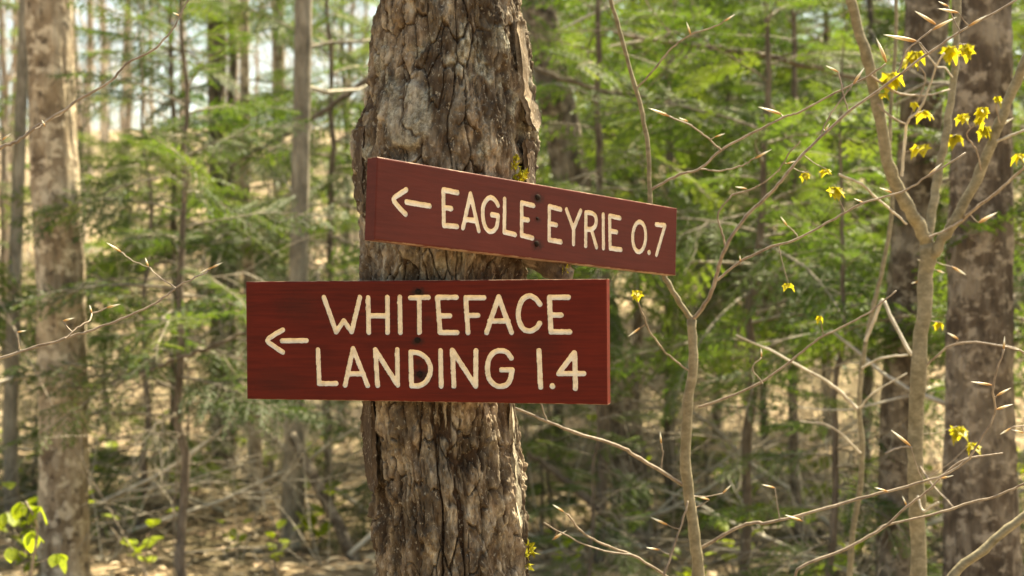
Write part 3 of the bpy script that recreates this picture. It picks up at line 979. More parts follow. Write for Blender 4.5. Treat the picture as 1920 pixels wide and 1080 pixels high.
# slender sapling behind the sign ends
dA = 2.72
A = Sapling('beech_sapling', 'slender grey sapling forking into a Y just beyond the sign ends', 'sapling', ground_pt(1335, dA))
A.branch('stem', None, 34, 22, dA, mat='beech', sides=9, world=np.array([A.base, P(1330, 1500, dA), P(1316, 1200, dA), P(1310, 1080, dA), P(1302, 1000, dA), P(1286, 880, dA), P(1289, 760, dA), P(1300, 680, dA), P(1297, 600, dA)]))
A.branch('branch', [(1297, 600), (1270, 560), (1252, 530), (1236, 490), (1224, 440), (1218, 370), (1216, 290), (1205, 215), (1190, 160), (1165, 70), (1145, 0), (1125, -90)], 14, 9, dA, mat='beech')
A.branch('branch', [(1297, 602), (1318, 575), (1335, 545), (1348, 500), (1362, 462), (1400, 405), (1440, 367), (1465, 340), (1505, 290), (1590, 210), (1660, 160), (1740, 100), (1800, 60), (1905, 0), (1990, -60)], 11, 4, dA, 2.45)
twA = [
    ([(1345, 525), (1390, 490), (1440, 465), (1490, 450), (1565, 410), (1615, 382), (1690, 360), (1740, 330), (1810, 287)], 7, 4.5, 2.70, 2.55),
    ([(1222, 355), (1275, 327), (1315, 315), (1352, 282), (1400, 255), (1470, 220), (1500, 210), (1555, 180), (1615, 150), (1660, 120)], 7, 4, 2.72, 2.6),
    ([(1352, 282), (1325, 258), (1295, 235), (1255, 218)], 4.5, 3.5, 2.66, 2.62),
    ([(1315, 317), (1350, 320), (1385, 312), (1415, 297)], 4.5, 3.5, 2.68, 2.64),
    ([(1193, 167), (1230, 125), (1260, 90), (1295, 65), (1340, 50), (1360, 38)], 5, 3.2, 2.72, 2.66),
    ([(1361, 463), (1352, 430), (1347, 398), (1372, 366)], 5, 3.5, 2.7, 2.68),
    ([(1372, 366), (1415, 352), (1455, 325), (1478, 290), (1500, 265)], 4.5, 3, 2.68, 2.62),
    ([(1498, 449), (1488, 434), (1476, 424)], 3.5, 3, 2.66, 2.66),
    ([(1286, 912), (1200, 860), (1160, 837), (1080, 812), (1025, 790), (967, 765), (930, 748)], 10, 6, 2.74, 2.62),
    ([(1025, 790), (1017, 766), (1012, 745)], 4, 3, 2.66, 2.66),
    ([(1295, 697), (1260, 672), (1235, 645), (1215, 615), (1195, 562)], 5, 3.5, 2.72, 2.62),
    ([(1310, 763), (1350, 750), (1420, 720), (1485, 675), (1535, 635), (1585, 610), (1635, 582), (1680, 545)], 7, 4, 2.72, 2.6),
    ([(1310, 1030), (1355, 1005), (1400, 982), (1440, 980), (1505, 965), (1610, 935), (1700, 912), (1770, 890), (1810, 865), (1835, 830), (1865, 775), (1862, 725), (1882, 655)], 9, 4.5, 2.74, 2.5),
    ([(1313, 1130), (1245, 1077), (1185, 1040), (1130, 1020), (1090, 997), (1065, 965)], 8, 4.5, 2.74, 2.6),
    ([(1245, 1077), (1262, 1030), (1282, 970), (1290, 940)], 6, 4, 2.68, 2.7),
    ([(1185, 1040), (1120, 1030), (1055, 1000), (1020, 980)], 4.5, 3, 2.64, 2.6),
    ([(1740, 100), (1725, 82), (1720, 78)], 4, 3.4, 2.5, 2.5),
    ([(1683, 137), (1695, 107), (1703, 92), (1747, 56)], 5, 4, 2.51, 2.5),
    ([(1590, 210), (1578, 160), (1572, 135)], 4, 3, 2.55, 2.55),
    ([(1540, 250), (1560, 210), (1600, 157)], 4, 3, 2.57, 2.55),
    ([(1430, 720), (1410, 690), (1428, 670)], 3.5, 3, 2.66, 2.66),
    ([(1240, 878), (1243, 850), (1240, 832)], 3.5, 3, 2.7, 2.7),
]
for pts, w0, w1, d0, d1 in twA:
    A.branch('twig', pts, w0, w1, d0, d1, sides=6)
for b_ in [(1255, 218, 1216, 202), (1290, 228, 1272, 221), (1340, 257, 1360, 250), (1465, 214, 1422, 200), (1415, 297, 1447, 280), (1400, 354, 1378, 350), (1475, 307, 1492, 302),
           (1476, 424, 1463, 406), (1295, 65, 1287, 41), (1358, 40, 1379, 26), (1572, 135, 1548, 123), (1720, 78, 1655, 66), (1755, 46, 1713, 22), (1747, 56, 1795, 31), (1797, 24, 1759, 15),
           (1778, 12, 1760, 2), (1662, 117, 1641, 72), (1600, 157, 1622, 126), (1817, 48, 1850, 29), (1672, 361, 1648, 352), (1620, 381, 1600, 372), (1740, 330, 1766, 306), (1547, 246, 1556, 231),
           (1453, 915, 1429, 909), (1505, 977, 1472, 966), (1665, 922, 1640, 914), (1707, 836, 1670, 806), (1860, 722, 1822, 716), (1869, 742, 1896, 727), (1868, 768, 1901, 758), (1765, 897, 1787, 891),
           (1200, 615, 1177, 631), (1240, 832, 1238, 810), (1252, 984, 1219, 969), (1237, 1031, 1211, 1026), (1330, 937, 1306, 931), (1036, 1012, 1063, 994), (1057, 960, 1036, 946), (1355, 925, 1371, 909),
           (1428, 670, 1426, 652), (1345, 525, 1341, 517), (1388, 490, 1387, 482), (1882, 655, 1884, 630)]:
    A.bud(*b_)
A.leaves(1194, 553, 26, 4)
A.leaves(1566, 362, 34, 6)
A.leaves(1510, 332, 24, 4)
A.leaves(1549, 325, 24, 4)
A.leaves(1478, 540, 26, 4)
A.leaves(1537, 600, 24, 3)

# stouter sapling with three limbs
dB = 3.3
B = Sapling('maple_sapling', 'stout smooth sapling splitting into three limbs in front of the two dark trunks', 'sapling', ground_pt(1728, dB))
B.branch('stem', None, 40, 36, dB, mat='beech', sides=12, jit=0.002, world=np.array([B.base, P(1726, 1400, dB), P(1722, 1080, dB), P(1720, 940, dB), P(1717, 840, dB), P(1722, 690, dB), P(1735, 540, dB), P(1740, 460, dB)]))
B.branch('limb', [(1740, 462), (1722, 420), (1700, 385), (1670, 320), (1645, 200), (1625, 110), (1595, 0), (1570, -110)], 34, 22, dB, 3.2, 'beech', 10, jit=0.0015)
B.branch('limb', [(1738, 470), (1745, 410), (1757, 340), (1775, 240), (1790, 125), (1795, 0), (1806, -120)], 22, 15, 3.32, 3.45, 'beech', 9, jit=0.0015)
B.branch('limb', [(1742, 500), (1755, 465), (1790, 415), (1840, 320), (1875, 230), (1905, 155), (1925, 110), (1965, 10)], 26, 21, dB, 3.2, 'beech', 10, jit=0.0015)
for pts, w0, w1, d0, d1, mt in [
    ([(1690, 330), (1697, 260), (1702, 228), (1730, 195), (1755, 125), (1770, 100)], 8, 5, 3.25, 3.1, 'dead_wood'),
    ([(1755, 125), (1740, 105), (1725, 82)], 5, 3.5, 3.12, 3.1, 'dead_wood'),
    ([(1755, 127), (1772, 128), (1786, 145)], 5, 3.5, 3.12, 3.14, 'dead_wood'),
    ([(1572, 327), (1615, 345), (1640, 368), (1674, 397), (1700, 420)], 6, 5, 3.1, 3.25, 'dead_wood'),
    ([(1800, 417), (1830, 390), (1870, 360), (1920, 315), (1960, 290)], 8, 5, 3.28, 3.1, 'twig'),
    ([(1870, 265), (1890, 256), (1920, 245), (1950, 240)], 7, 5, 3.2, 3.15, 'dead_wood'),
    ([(1645, 195), (1665, 215), (1697, 232)], 5, 4, 3.2, 3.2, 'twig'),
    ([(1630, 140), (1685, 175), (1740, 178), (1780, 168)], 6, 4.5, 3.2, 3.35, 'twig'),
    ([(1742, 445), (1775, 430), (1805, 412)], 6, 5, 3.25, 3.25, 'twig'),
    ([(1718, 860), (1745, 905), (1790, 955)], 6, 4, 3.3, 3.2, 'twig'),
    ([(1717, 840), (1690, 838), (1660, 850)], 5, 4, 3.3, 3.2, 'twig'),
    ([(1722, 700), (1790, 645), (1890, 650), (1930, 668)], 6, 5, 3.3, 3.15, 'twig'),
    ([(1720, 930), (1731, 958), (1745, 950), (1760, 942)], 6, 5, 3.26, 3.2, 'dead_wood'),
    ([(1700, 232), (1735, 150), (1712, 110)], 3.5, 3, 3.2, 3.15, 'twig'),
    ([(1840, 320), (1830, 280), (1812, 250), (1840, 228)], 4, 3, 3.2, 3.1, 'twig'),
    ([(1875, 230), (1868, 200), (1872, 182)], 4, 3, 3.2, 3.15, 'twig'),
    ([(1790, 125), (1780, 100), (1800, 82)], 4, 3, 3.4, 3.3, 'twig'),
]:
    B.branch('twig', pts, w0, w1, d0, d1, mt, 6)
for x_, y_, s_, n_ in [(1716, 112, 46, 7), (1672, 152, 46, 7), (1655, 182, 22, 3), (1779, 100, 40, 6), (1812, 96, 38, 6), (1714, 199, 22, 3), (1733, 219, 36, 4), (1870, 189, 26, 4), (1842, 213, 34, 6),
                       (1806, 224, 32, 5), (1834, 231, 26, 4), (1847, 248, 34, 6), (1793, 264, 34, 6), (1727, 284, 36, 5), (1912, 298, 30, 4), (1795, 815, 46, 6), (1822, 842, 36, 4), (1762, 612, 24, 3)]:
    B.leaves(x_, y_, s_, n_)
for b_ in [(1862, 243, 1900, 221), (1835, 418, 1871, 398), (1785, 500, 1811, 516), (1797, 636, 1777, 624), (1757, 507, 1772, 512), (1722, 527, 1708, 532), (1730, 490, 1719, 486)]:
    B.bud(*b_, fat=1.3)

# thin whip further back with broken pale sticks
dC = 3.9
C = Sapling('beech_sapling', 'thin crooked grey whip with pale snapped side sticks beside the three limbed sapling', 'sapling', ground_pt(1590, dC))
C.branch('stem', None, 15, 8, dC, mat='beech', sides=8, world=np.array([C.base, P(1592, 1300, dC), P(1595, 1040, dC), P(1612, 920, dC), P(1617, 835, dC), P(1611, 765, dC), P(1617, 680, dC), P(1640, 565, dC), P(1655, 500, dC), P(1672, 395, dC), P(1668, 250, dC), P(1680, 60, dC), P(1676, -80, dC)]))
for pts, w0, w1 in [([(1622, 640), (1640, 600), (1655, 562), (1672, 598), (1710, 666)], 8, 8), ([(1617, 690), (1650, 672), (1702, 665)], 6, 5),
                    ([(1606, 766), (1560, 722), (1505, 690), (1440, 655), (1380, 628)], 9, 4), ([(1612, 765), (1640, 735), (1700, 700)], 5, 3), ([(1614, 850), (1560, 800), (1500, 790)], 5, 3)]:
    C.branch('twig', pts, w0, w1, dC - .05, dC - 0.15, 'dead_wood', 6)

# stout bough entering from a shrub at the right
dR = 2.75
R_ = Sapling('beech_sapling', 'grey sapling leaning in low with one stout rising bough by the big dark trunk', 'sapling', ground_pt(1500, dR) + np.array([0.1, 0, 0]))
R_.branch('stem', None, 26, 17, dR, mat='beech', sides=9, world=np.array([R_.base, P(1680, 1400, dR), P(1740, 1180, dR), P(1785, 1080, dR), P(1845, 1030, dR), P(1890, 990, dR), P(1935, 955, dR), P(2040, 880, dR), P(2090, 760, dR)]))
for pts, w0, w1, d1 in [([(1700, 1320), (1600, 1180), (1490, 1080), (1585, 1030), (1655, 990), (1700, 950), (1745, 915), (1800, 865), (1880, 850)], 9, 4, 2.6),
                        ([(1640, 998), (1660, 985), (1750, 965), (1820, 942), (1870, 930), (1920, 907), (1960, 890)], 6, 5, 2.6),
                        ([(2040, 880), (1990, 820), (1930, 800), (1900, 800)], 5, 3, 2.7), ([(2070, 800), (1980, 690), (1920, 660), (1880, 650)], 6, 4, 2.7)]:
    R_.branch('twig', pts, w0, w1, dR, d1, 'twig', 6)
for b_ in [(1895, 803, 1875, 815), (1920, 812, 1895, 805), (1700, 948, 1692, 930)]:
    R_.bud(*b_)

# sapling standing off to the left whose twigs reach into view
dL = 2.15
Lf = Sapling('beech_sapling', 'young beech with long thin budded twigs reaching across the big tan trunk', 'sapling', ground_pt(-260, dL))
Lf.branch('stem', None, 26, 12, dL, mat='beech', sides=9, world=np.array([Lf.base, P(-250, 1500, dL), P(-240, 1000, dL), P(-225, 760, dL), P(-215, 560, dL), P(-200, 330, dL), P(-205, 60, dL), P(-190, -150, dL)]))
for pts, w0, w1, d1 in [([(-202, 350), (-110, 315), (0, 277), (32, 265), (65, 240), (115, 210), (165, 177), (210, 150), (240, 117), (285, 95), (320, 60), (337, 30), (355, -5)], 9, 4, 2.2),
                        ([(-225, 760), (-110, 705), (0, 672), (60, 652), (122, 635), (165, 622), (215, 602), (270, 580), (305, 560), (330, 540), (365, 520)], 9, 4, 2.2),
                        ([(122, 635), (145, 615), (168, 600), (172, 587)], 5, 3.5, 2.2), ([(-213, 520), (-100, 440), (-20, 280), (5, 262)], 5, 3, 2.15),
                        ([(65, 242), (85, 230), (90, 228), (130, 205)], 3.5, 2.6, 2.2), ([(365, 520), (385, 512), (395, 503)], 3.5, 3, 2.2), ([(330, 541), (300, 520), (280, 501)], 3, 2.6, 2.2), ([(280, 501), (250, 490), (228, 473)], 2.6, 2.4, 2.2)]:
    Lf.branch('twig', pts, w0, w1, dL, d1, 'twig', 6)
for b_ in [(200, 577, 227, 570), (118, 602, 139, 596), (32, 623, 49, 620), (278, 500, 272, 483), (228, 473, 201, 455), (395, 503, 418, 492), (400, 500, 375, 512), (4, 262, 20, 250), (337, 30, 325, 24), (85, 238, 80, 228), (172, 587, 168, 572)]:
    Lf.bud(*b_)

# maple seedling with fresh leaves low on the left
dS = 4.6
Sd = Sapling('maple_seedling', 'little seedling with fresh yellow green leaves at the foot of the tan trunk', 'seedling', ground_pt(60, dS))
Sd.branch('stem', None, 10, 5, dS, mat='twig', sides=6, world=np.array([Sd.base, P(50, 1250, dS), P(58, 1080, dS), P(70, 990, dS), P(48, 940, dS)]))
for x_, y_, s_, n_ in [(40, 955, 40, 3), (74, 965, 46, 3), (8, 975, 40, 2), (60, 1015, 50, 3), (108, 1055, 48, 3), (20, 1040, 40, 2)]:
    Sd.leaves(x_, y_, s_, n_, LEAF_G)

# ---------------------------------------------------------------- mature trunks in the wood behind
def forest_trunk(name, label, axis, d, mat, top=9.5, lean=0.0, seg=72, crown=None, rough=1.0, group=None, seed=0, stubs=0):
    ax = np.array(axis, float)
    yb = 540 + EYE / (K * d) + 60
    z_of = lambda y: EYE - (y - 540) * K * d
    zs_ = z_of(ax[:, 1])
    order = np.argsort(zs_)
    zs_, xs_, ws_ = zs_[order], ((ax[:, 0] - 960) * K * d)[order], (ax[:, 2] * K * d / 2)[order]
    slope_b = (xs_[1] - xs_[0]) / (zs_[1] - zs_[0])
    slope_t = (xs_[-1] - xs_[-2]) / (zs_[-1] - zs_[-2])
    xb = xs_[0] - slope_b * zs_[0]
    gz = base_at(xb, d)
    zlist = np.concatenate([np.linspace(gz - 0.1, max(zs_[0] - 0.05, gz), 24), np.linspace(max(zs_[0], gz + 0.05), zs_[-1], 170), np.linspace(zs_[-1] + 0.08, top, 40)])
    cx = np.where(zlist < zs_[0], xs_[0] + slope_b * (zlist - zs_[0]), np.where(zlist > zs_[-1], xs_[-1] + slope_t * (zlist - zs_[-1]), np.interp(zlist, zs_, xs_)))
    rr = np.interp(zlist, np.concatenate([[gz], zs_, [top]]), np.concatenate([[ws_[0] * 1.3], ws_, [ws_[-1] * 0.3]]))
    th = np.arange(seg) / seg * 2 * np.pi
    T, Z = np.meshgrid(th, zlist)
    R0 = np.broadcast_to(rr[:, None], T.shape)
    cxn, cyn = np.cos(T) * 3, np.sin(T) * 3
    nz = fbm(cxn * 2.2 + seed, Z * 5 + cyn * 2, 101 + seed, 4) * 0.10 + np.abs(fbm(cxn * 6, Z * 7 + cyn * 6, 107 + seed, 3)) * 0.10 + fbm(cxn * 0.6, Z * 1.2 + cyn, 109 + seed, 2) * 0.10
    R = R0 * (1 + rough * (nz - 0.03))
    V = np.stack([np.broadcast_to(cx[:, None], T.shape) + R * np.sin(T), d - R * np.cos(T), Z], -1).reshape(-1, 3)
    ni, nj = T.shape
    i, j = np.meshgrid(np.arange(ni - 1), np.arange(nj), indexing='ij')
    jj = (j + 1) % nj
    F = np.stack([i * nj + j, i * nj + jj, (i + 1) * nj + jj, (i + 1) * nj + j], -1).reshape(-1, 4)
    root = thing(name, label, 'tree', (xb, d, gz), 0, group)
    me = mesh_np('trunk', V, F, None, [M[mat]])
    me.transform(Matrix.Translation((-xb, -d, -gz)))
    put('trunk', me, root)
    if crown is not None:
        o = put('bare_crown', crown, root)
        o.location = (float(np.interp(6.5, zlist, cx)) - xb, 0, 0)
        o.rotation_euler = (0, 0, seed * 1.3)
    for q in range(stubs):
        z = gz + 0.6 + 2.4 * rng.random()
        a = rng.random() * 6.28
        g = Geo()
        c0 = np.array([float(np.interp(z, zlist, cx)) - xb, 0, z - gz])
        grow(g, c0, (math.cos(a), math.sin(a), 0.15), 0.35 + 0.9 * rng.random(), 0.011, 1, (5, 4, 3), -0.03, 0.7, 3)
        put('dead_branch', g.mesh('dead_branch', [M['dead_wood'] if q % 2 else M['bark_grey']]), root)
    return root

CR = [crown_mesh('bare_crown', 5.2, 9.3, 6, 1.5, 0.028, M['bark_far'], 2, 3) for _ in range(2)]
forest_trunk('hardwood_tree', 'straight tan trunk with mottled bark standing alone left of the green thicket', [(92, 0, 84), (100, 260, 84), (113, 500, 86), (119, 800, 86), (120, 1080, 92)], 7.0, 'bark_tan', crown=CR[0], seed=1, stubs=3)
forest_trunk('hardwood_tree', 'thin grey trunk tight beside the straight tan trunk', [(48, 0, 22), (36, 300, 22), (26, 560, 24), (18, 800, 26), (26, 1080, 30)], 8.6, 'bark_grey', seed=2, seg=40, stubs=3, crown=CR[1])
forest_trunk('hardwood_tree', 'grey brown pole trunk with a dead pole leaning against its foot', [(570, 0, 32), (565, 270, 34), (558, 600, 36), (552, 850, 40), (545, 1080, 50)], 8.0, 'bark_grey', seed=3, seg=48, stubs=4, crown=CR[0])
forest_trunk('hardwood_tree', 'narrow pale trunk between the thicket and the grey brown pole', [(458, 0, 16), (460, 400, 20), (472, 600, 24), (478, 800, 26), (482, 1080, 28)], 9.2, 'bark_tan', seed=4, seg=40, stubs=3, crown=CR[1])
forest_trunk('hardwood_tree', 'dark trunk rising through the hemlock boughs', [(404, -50, 32), (408, 300, 32), (412, 700, 34), (416, 1000, 38)], 10.5, 'bark_dark', seed=5, seg=40, crown=CR[0])
forest_trunk('hardwood_tree', 'faint tan trunk behind the narrow pale trunk', [(521, -50, 24), (523, 300, 25), (528, 900, 28)], 14, 'bark_tan', seed=6, seg=32, crown=CR[1])
forest_trunk('hardwood_tree', 'massive dark mottled trunk behind the three limbed sapling', [(1842, -40, 104), (1840, 260, 110), (1836, 540, 116), (1837, 800, 128), (1840, 1080, 142)], 5.0, 'bark_dark', seed=7, seg=110, rough=1.1, stubs=2, crown=CR[1])
forest_trunk('hardwood_tree', 'leaning blotched trunk close against the massive dark one', [(1742, -40, 80), (1724, 260, 76), (1702, 540, 74), (1688, 800, 72), (1678, 1080, 76)], 5.7, 'bark_dark', seed=8, seg=90, rough=1.0, stubs=2, crown=CR[0])
forest_trunk('hardwood_tree', 'shaded brown trunk leaning behind the free end of the lower sign', [(1035, 150, 66), (1060, 280, 68), (1108, 520, 70), (1168, 790, 72), (1195, 1080, 78)], 8.4, 'bark_dark', seed=9, seg=60, stubs=4)

# dead pole leaning on the grey brown trunk
g = Geo()
pp = catmull([P(548, 815, 7.9), P(570, 860, 7.8), P(625, 965, 7.7), P(690, 1085, 7.6), ground_pt(760, 7.5) + np.array([0, 0, 0.02])], 6)
g.tube(pp, np.linspace(0.024, 0.038, len(pp)) * (1 + 0.15 * rng.random(len(pp))), 9)
o = put('fallen_pole', g.mesh('fallen_pole', [M['bark_dark']]))
tag(o, 'dead brown pole propped slantwise against the grey brown trunk', 'dead wood')

# ---------------------------------------------------------------- hemlocks
def needle_rows(p0, p1, nrm, step=0.0095, L=0.0155, w=0.0085):
    """needle triangles on both sides of a twig from p0 to p1, lying in the plane with normal nrm"""
    ax = p1 - p0
    ln = np.linalg.norm(ax)
    if ln < 1e-4:
        return np.zeros((0, 3))
    ax = ax / ln
    sd_ = np.cross(nrm, ax)
    sd_ /= np.linalg.norm(sd_) + 1e-9
    n_ = max(2, int(ln / step))
    t = (np.arange(n_) + rng.random(n_) * 0.5) / n_ * ln
    out = []
    for sg in (-1, 1):
        b0 = p0 + ax * t[:, None]
        LL = (L * (0.75 + 0.5 * rng.random(n_)) * np.clip(1.25 - 0.5 * t / ln, 0.4, 1))[:, None]
        tip = b0 + (sd_ * sg * 0.85 + ax * 0.45 + nrm * ((rng.random((n_, 1)) - 0.35) * 0.5)) * LL
        out.append(np.stack([b0 - ax * w * 0.5, b0 + ax * w * 0.5, tip], 1))
    return np.concatenate(out).reshape(-1, 3)

def bough(L, rs):
    """one flat, drooping hemlock bough growing along +X: needle triangles and its wood"""
    global rng
    keep = rng
    rng = np.random.default_rng(rs)
    tri, g = [], Geo()
    t = np.linspace(0, 1, 9)
    zig = 0.02 * rng.normal(size=9) * t
    axis = np.stack([L * t, L * zig, L * (0.10 * t - 0.30 * t ** 2)], -1)
    g.tube(axis, np.linspace(0.008, 0.0015, 9) * L, 4)
    nrm = np.array([0, 0, 1.0])
    nlat = 30
    for i_ in range(nlat):
        tt = 0.14 + 0.84 * (i_ + rng.random() * 0.6) / nlat
        if rng.random() < 0.12:
            continue
        k_ = min(int(tt * 8), 7)
        p = axis[k_] + (axis[k_ + 1] - axis[k_]) * (tt * 8 - k_)
        sg = 1 if i_ % 2 else -1
        an = sg * (0.75 + 0.3 * rng.random())
        ll = L * (0.09 + 0.36 * (1 - tt) ** 0.8 * min(1, tt * 4)) * (0.7 + 0.5 * rng.random())
        dv = np.array([math.cos(an), math.sin(an), -0.05 - 0.25 * rng.random()])
        n2 = nrm + rng.normal(size=3) * 0.45
        q = [p]
        for s_ in range(3):
            q.append(q[-1] + dv * ll / 3)
            dv = dv + np.array([0, 0, -0.10]) + rng.normal(size=3) * 0.06
            dv /= np.linalg.norm(dv)
        q = np.array(q)
        g.tube(q, np.linspace(0.0022, 0.0008, 4), 3, cap=False)
        nt_ = max(2, int(ll / 0.030))
        for j_ in range(nt_):
            u_ = (j_ + 0.6) / nt_
            kk = min(int(u_ * 3), 2)
            pp_ = q[kk] + (q[kk + 1] - q[kk]) * (u_ * 3 - kk)
            ax = (q[kk + 1] - q[kk])
            ax /= np.linalg.norm(ax)
            sd_ = np.cross(n2, ax)
            sd_ /= np.linalg.norm(sd_)
            s2 = 1 if j_ % 2 else -1
            tl2 = (0.035 + 0.055 * (1 - u_)) * (0.7 + 0.6 * rng.random())
            tri.append(needle_rows(pp_, pp_ + (ax * 0.65 + sd_ * s2 * 0.75 + np.array([0, 0, -0.15])) * tl2, n2))
        tri.append(needle_rows(q[1], q[3] + (q[3] - q[2]) * 0.4, n2))
    tri.append(needle_rows(axis[6], axis[8], nrm))
    V = np.concatenate(tri)
    rng = keep
    return V, g.arrays()

BOUGHS = [bough(1.15, 200 + q) for q in range(4)]

def place(V, a, pitch, s, roll, org):
    ca, sa, cp, sp_ = math.cos(a), math.sin(a), math.cos(pitch), math.sin(pitch)
    cr, sr = math.cos(roll), math.sin(roll)
    Rx = np.array([[1, 0, 0], [0, cr, -sr], [0, sr, cr]])
    Ry = np.array([[cp, 0, -sp_], [0, 1, 0], [sp_, 0, cp]])
    Rz = np.array([[ca, -sa, 0], [sa, ca, 0], [0, 0, 1]])
    return (V * s) @ (Rz @ Ry @ Rx).T + org

def hemlock_meshes(H, r0, n_b, z0, reach, thin=1.0):
    fol, wood, tr = [], Geo(), Geo()
    m_ = 26
    zz_ = np.linspace(-0.1, H, m_)
    wob = np.cumsum(rng.normal(size=(m_, 2)) * 0.012, axis=0)
    ax = np.stack([wob[:, 0] - wob[0, 0], wob[:, 1] - wob[0, 1], zz_], -1)
    tr.tube(ax, r0 * (1 - 0.93 * np.clip(zz_ / H, 0, 1)) * (1 + 0.12 * rng.random(m_)), 12)
    for q in range(n_b):
        f = (q + rng.random() * 0.7) / n_b
        z = z0 + (H - z0) * f ** 1.05
        s_ = reach * (1 - 0.88 * f) * (0.65 + 0.55 * rng.random()) / 1.15
        org = np.array([np.interp(z, zz_, ax[:, 0]), np.interp(z, zz_, ax[:, 1]), z])
        a = q * 2.399 + 0.5 * rng.random()
        pitch = -0.1 + 0.6 * f + 0.8 * (rng.random() - 0.5)
        V, (wv, w4, w3) = BOUGHS[q % 4]
        roll = 1.5 * (rng.random() - 0.5)
        vv = V.reshape(-1, 3, 3)
        if thin < 1:
            vv = vv[rng.random(len(vv)) < thin]
        fol.append(place(vv.reshape(-1, 3), a, pitch, s_, roll, org))
        wood.add(place(wv, a, pitch, s_, roll, org), w4, w3)
    for q in range(14):
        z = 0.25 + (z0 + 0.7 - 0.25) * rng.random()
        a = rng.random() * 6.28
        grow(wood, (np.interp(z, zz_, ax[:, 0]), np.interp(z, zz_, ax[:, 1]), z), (math.cos(a), math.sin(a), 0.1), reach * (0.3 + 0.5 * rng.random()), 0.006, 1, (4, 3, 3), -0.04, 0.75, 5)
    V = np.concatenate(fol)
    F3 = np.arange(len(V)).reshape(-1, 3)
    return (tr.mesh('hemlock_trunk', [M['bark_hemlock']]), wood.mesh('hemlock_wood', [M['bark_grey']]), mesh_np('hemlock_foliage', V, None, F3, [M['needles']], False))

HEM = [hemlock_meshes(5.2, 0.03, 50, 1.35, 1.35), hemlock_meshes(4.0, 0.024, 44, 0.95, 1.1), hemlock_meshes(6.8, 0.042, 58, 1.7, 1.7),
       hemlock_meshes(3.0, 0.019, 38, 0.25, 0.85), hemlock_meshes(5.8, 0.036, 52, 2.0, 1.5)]
print('hemlock foliage triangles', [len(h[2].polygons) for h in HEM])

def hemlock(v, x, y, s, rz, label, group=None):
    root = thing('hemlock_tree', label, 'tree', (x, y, base_at(x, y)), rz, group)
    root.scale = (s, s, s * (0.92 + 0.16 * rng.random()))
    t_, w_, f_ = HEM[v]
    put('trunk', t_, root)
    tag(put('branch_framework', w_, root), kind='stuff')
    tag(put('foliage', f_, root), kind='stuff')
    return root

G_H = 'young hemlocks filling the understorey'
hand = [  # variant, px x, depth, scale, turn, own label
    (1, 350, 6.6, 0.95, 0.3, 'young hemlock with a thin dark stem beside the lower sign free edge'),
    (3, 262, 8.4, 1.1, 1.9, 'small slender hemlock just right of the straight tan trunk'),
    (0, 330, 9.4, 1.0, 2.5, 'tall hemlock directly behind the thin stemmed one by the lower sign'),
    (2, 425, 10.8, 1.0, 4.0, 'hemlock wrapping its boughs around the dark trunk'),
    (0, 625, 8.8, 0.95, 0.9, 'hemlock between the grey brown pole trunk and the sign tree'),
    (3, 205, 12.0, 1.1, 5.1, None), (4, 640, 13.0, 1.1, 3.3, None), (3, 510, 10.8, 1.0, 2.2, 'short hemlock a little behind the narrow pale trunk'), (1, 20, 11.5, 1.0, 1.0, None),
    (0, 1120, 7.6, 0.95, 3.6, 'hemlock crossing the shaded brown trunk behind the upper sign end'),
    (2, 1260, 9.4, 1.0, 0.2, 'tall full hemlock behind the free end of the upper sign'),
    (1, 1394, 6.6, 1.05, 4.4, 'young hemlock with a straight dark stem behind the forked slender sapling'),
    (0, 1500, 8.2, 1.05, 1.2, 'wide hemlock right behind the thin crooked whip'), (4, 1620, 9.8, 1.1, 2.9, 'high crowned hemlock left of the leaning blotched trunk'),
    (3, 1545, 5.8, 0.9, 0.4, 'bushy little hemlock spreading bright sprays left of the three limbed sapling'),
    (2, 1040, 11.5, 1.1, 5.5, None), (0, 1440, 11.5, 1.1, 0.7, None), (4, 1340, 13.5, 1.2, 1.7, None), (2, 1700, 12, 1.0, 3.9, None),
    (1, 2020, 5.6, 1.1, 2.0, 'hemlock poking sprays out past the massive dark trunk'), (0, 1950, 8.5, 1.0, 4.9, 'hemlock in the gap behind the massive dark trunk'), (2, 1850, 11, 1.1, 1.5, None),
    (0, -260, 8.5, 1.0, 0.0, None), (4, -420, 10.5, 1.0, 2.0, None), (0, -620, 8.0, 1.1, 2.9, None), (2, -800, 11.0, 1.0, 4.4, None), (2, 2300, 8.5, 1.0, 1.0, None), (0, 2600, 9.5, 1.0, 3.0, None),
    (2, 1180, 13.5, 1.25, 5.0, None), (2, 1560, 14, 1.3, 0.6, None), (4, 1400, 16, 1.4, 2.2, None), (2, 1000, 16.5, 1.3, 1.1, None),
]
HR = {}
for v, px_, d_, s_, rz_, lab in hand:
    HR[px_] = hemlock(v, (px_ - 960) * K * d_, d_, s_, rz_, lab or 'young green hemlock with flat drooping sprays in the understorey', None if lab else G_H)

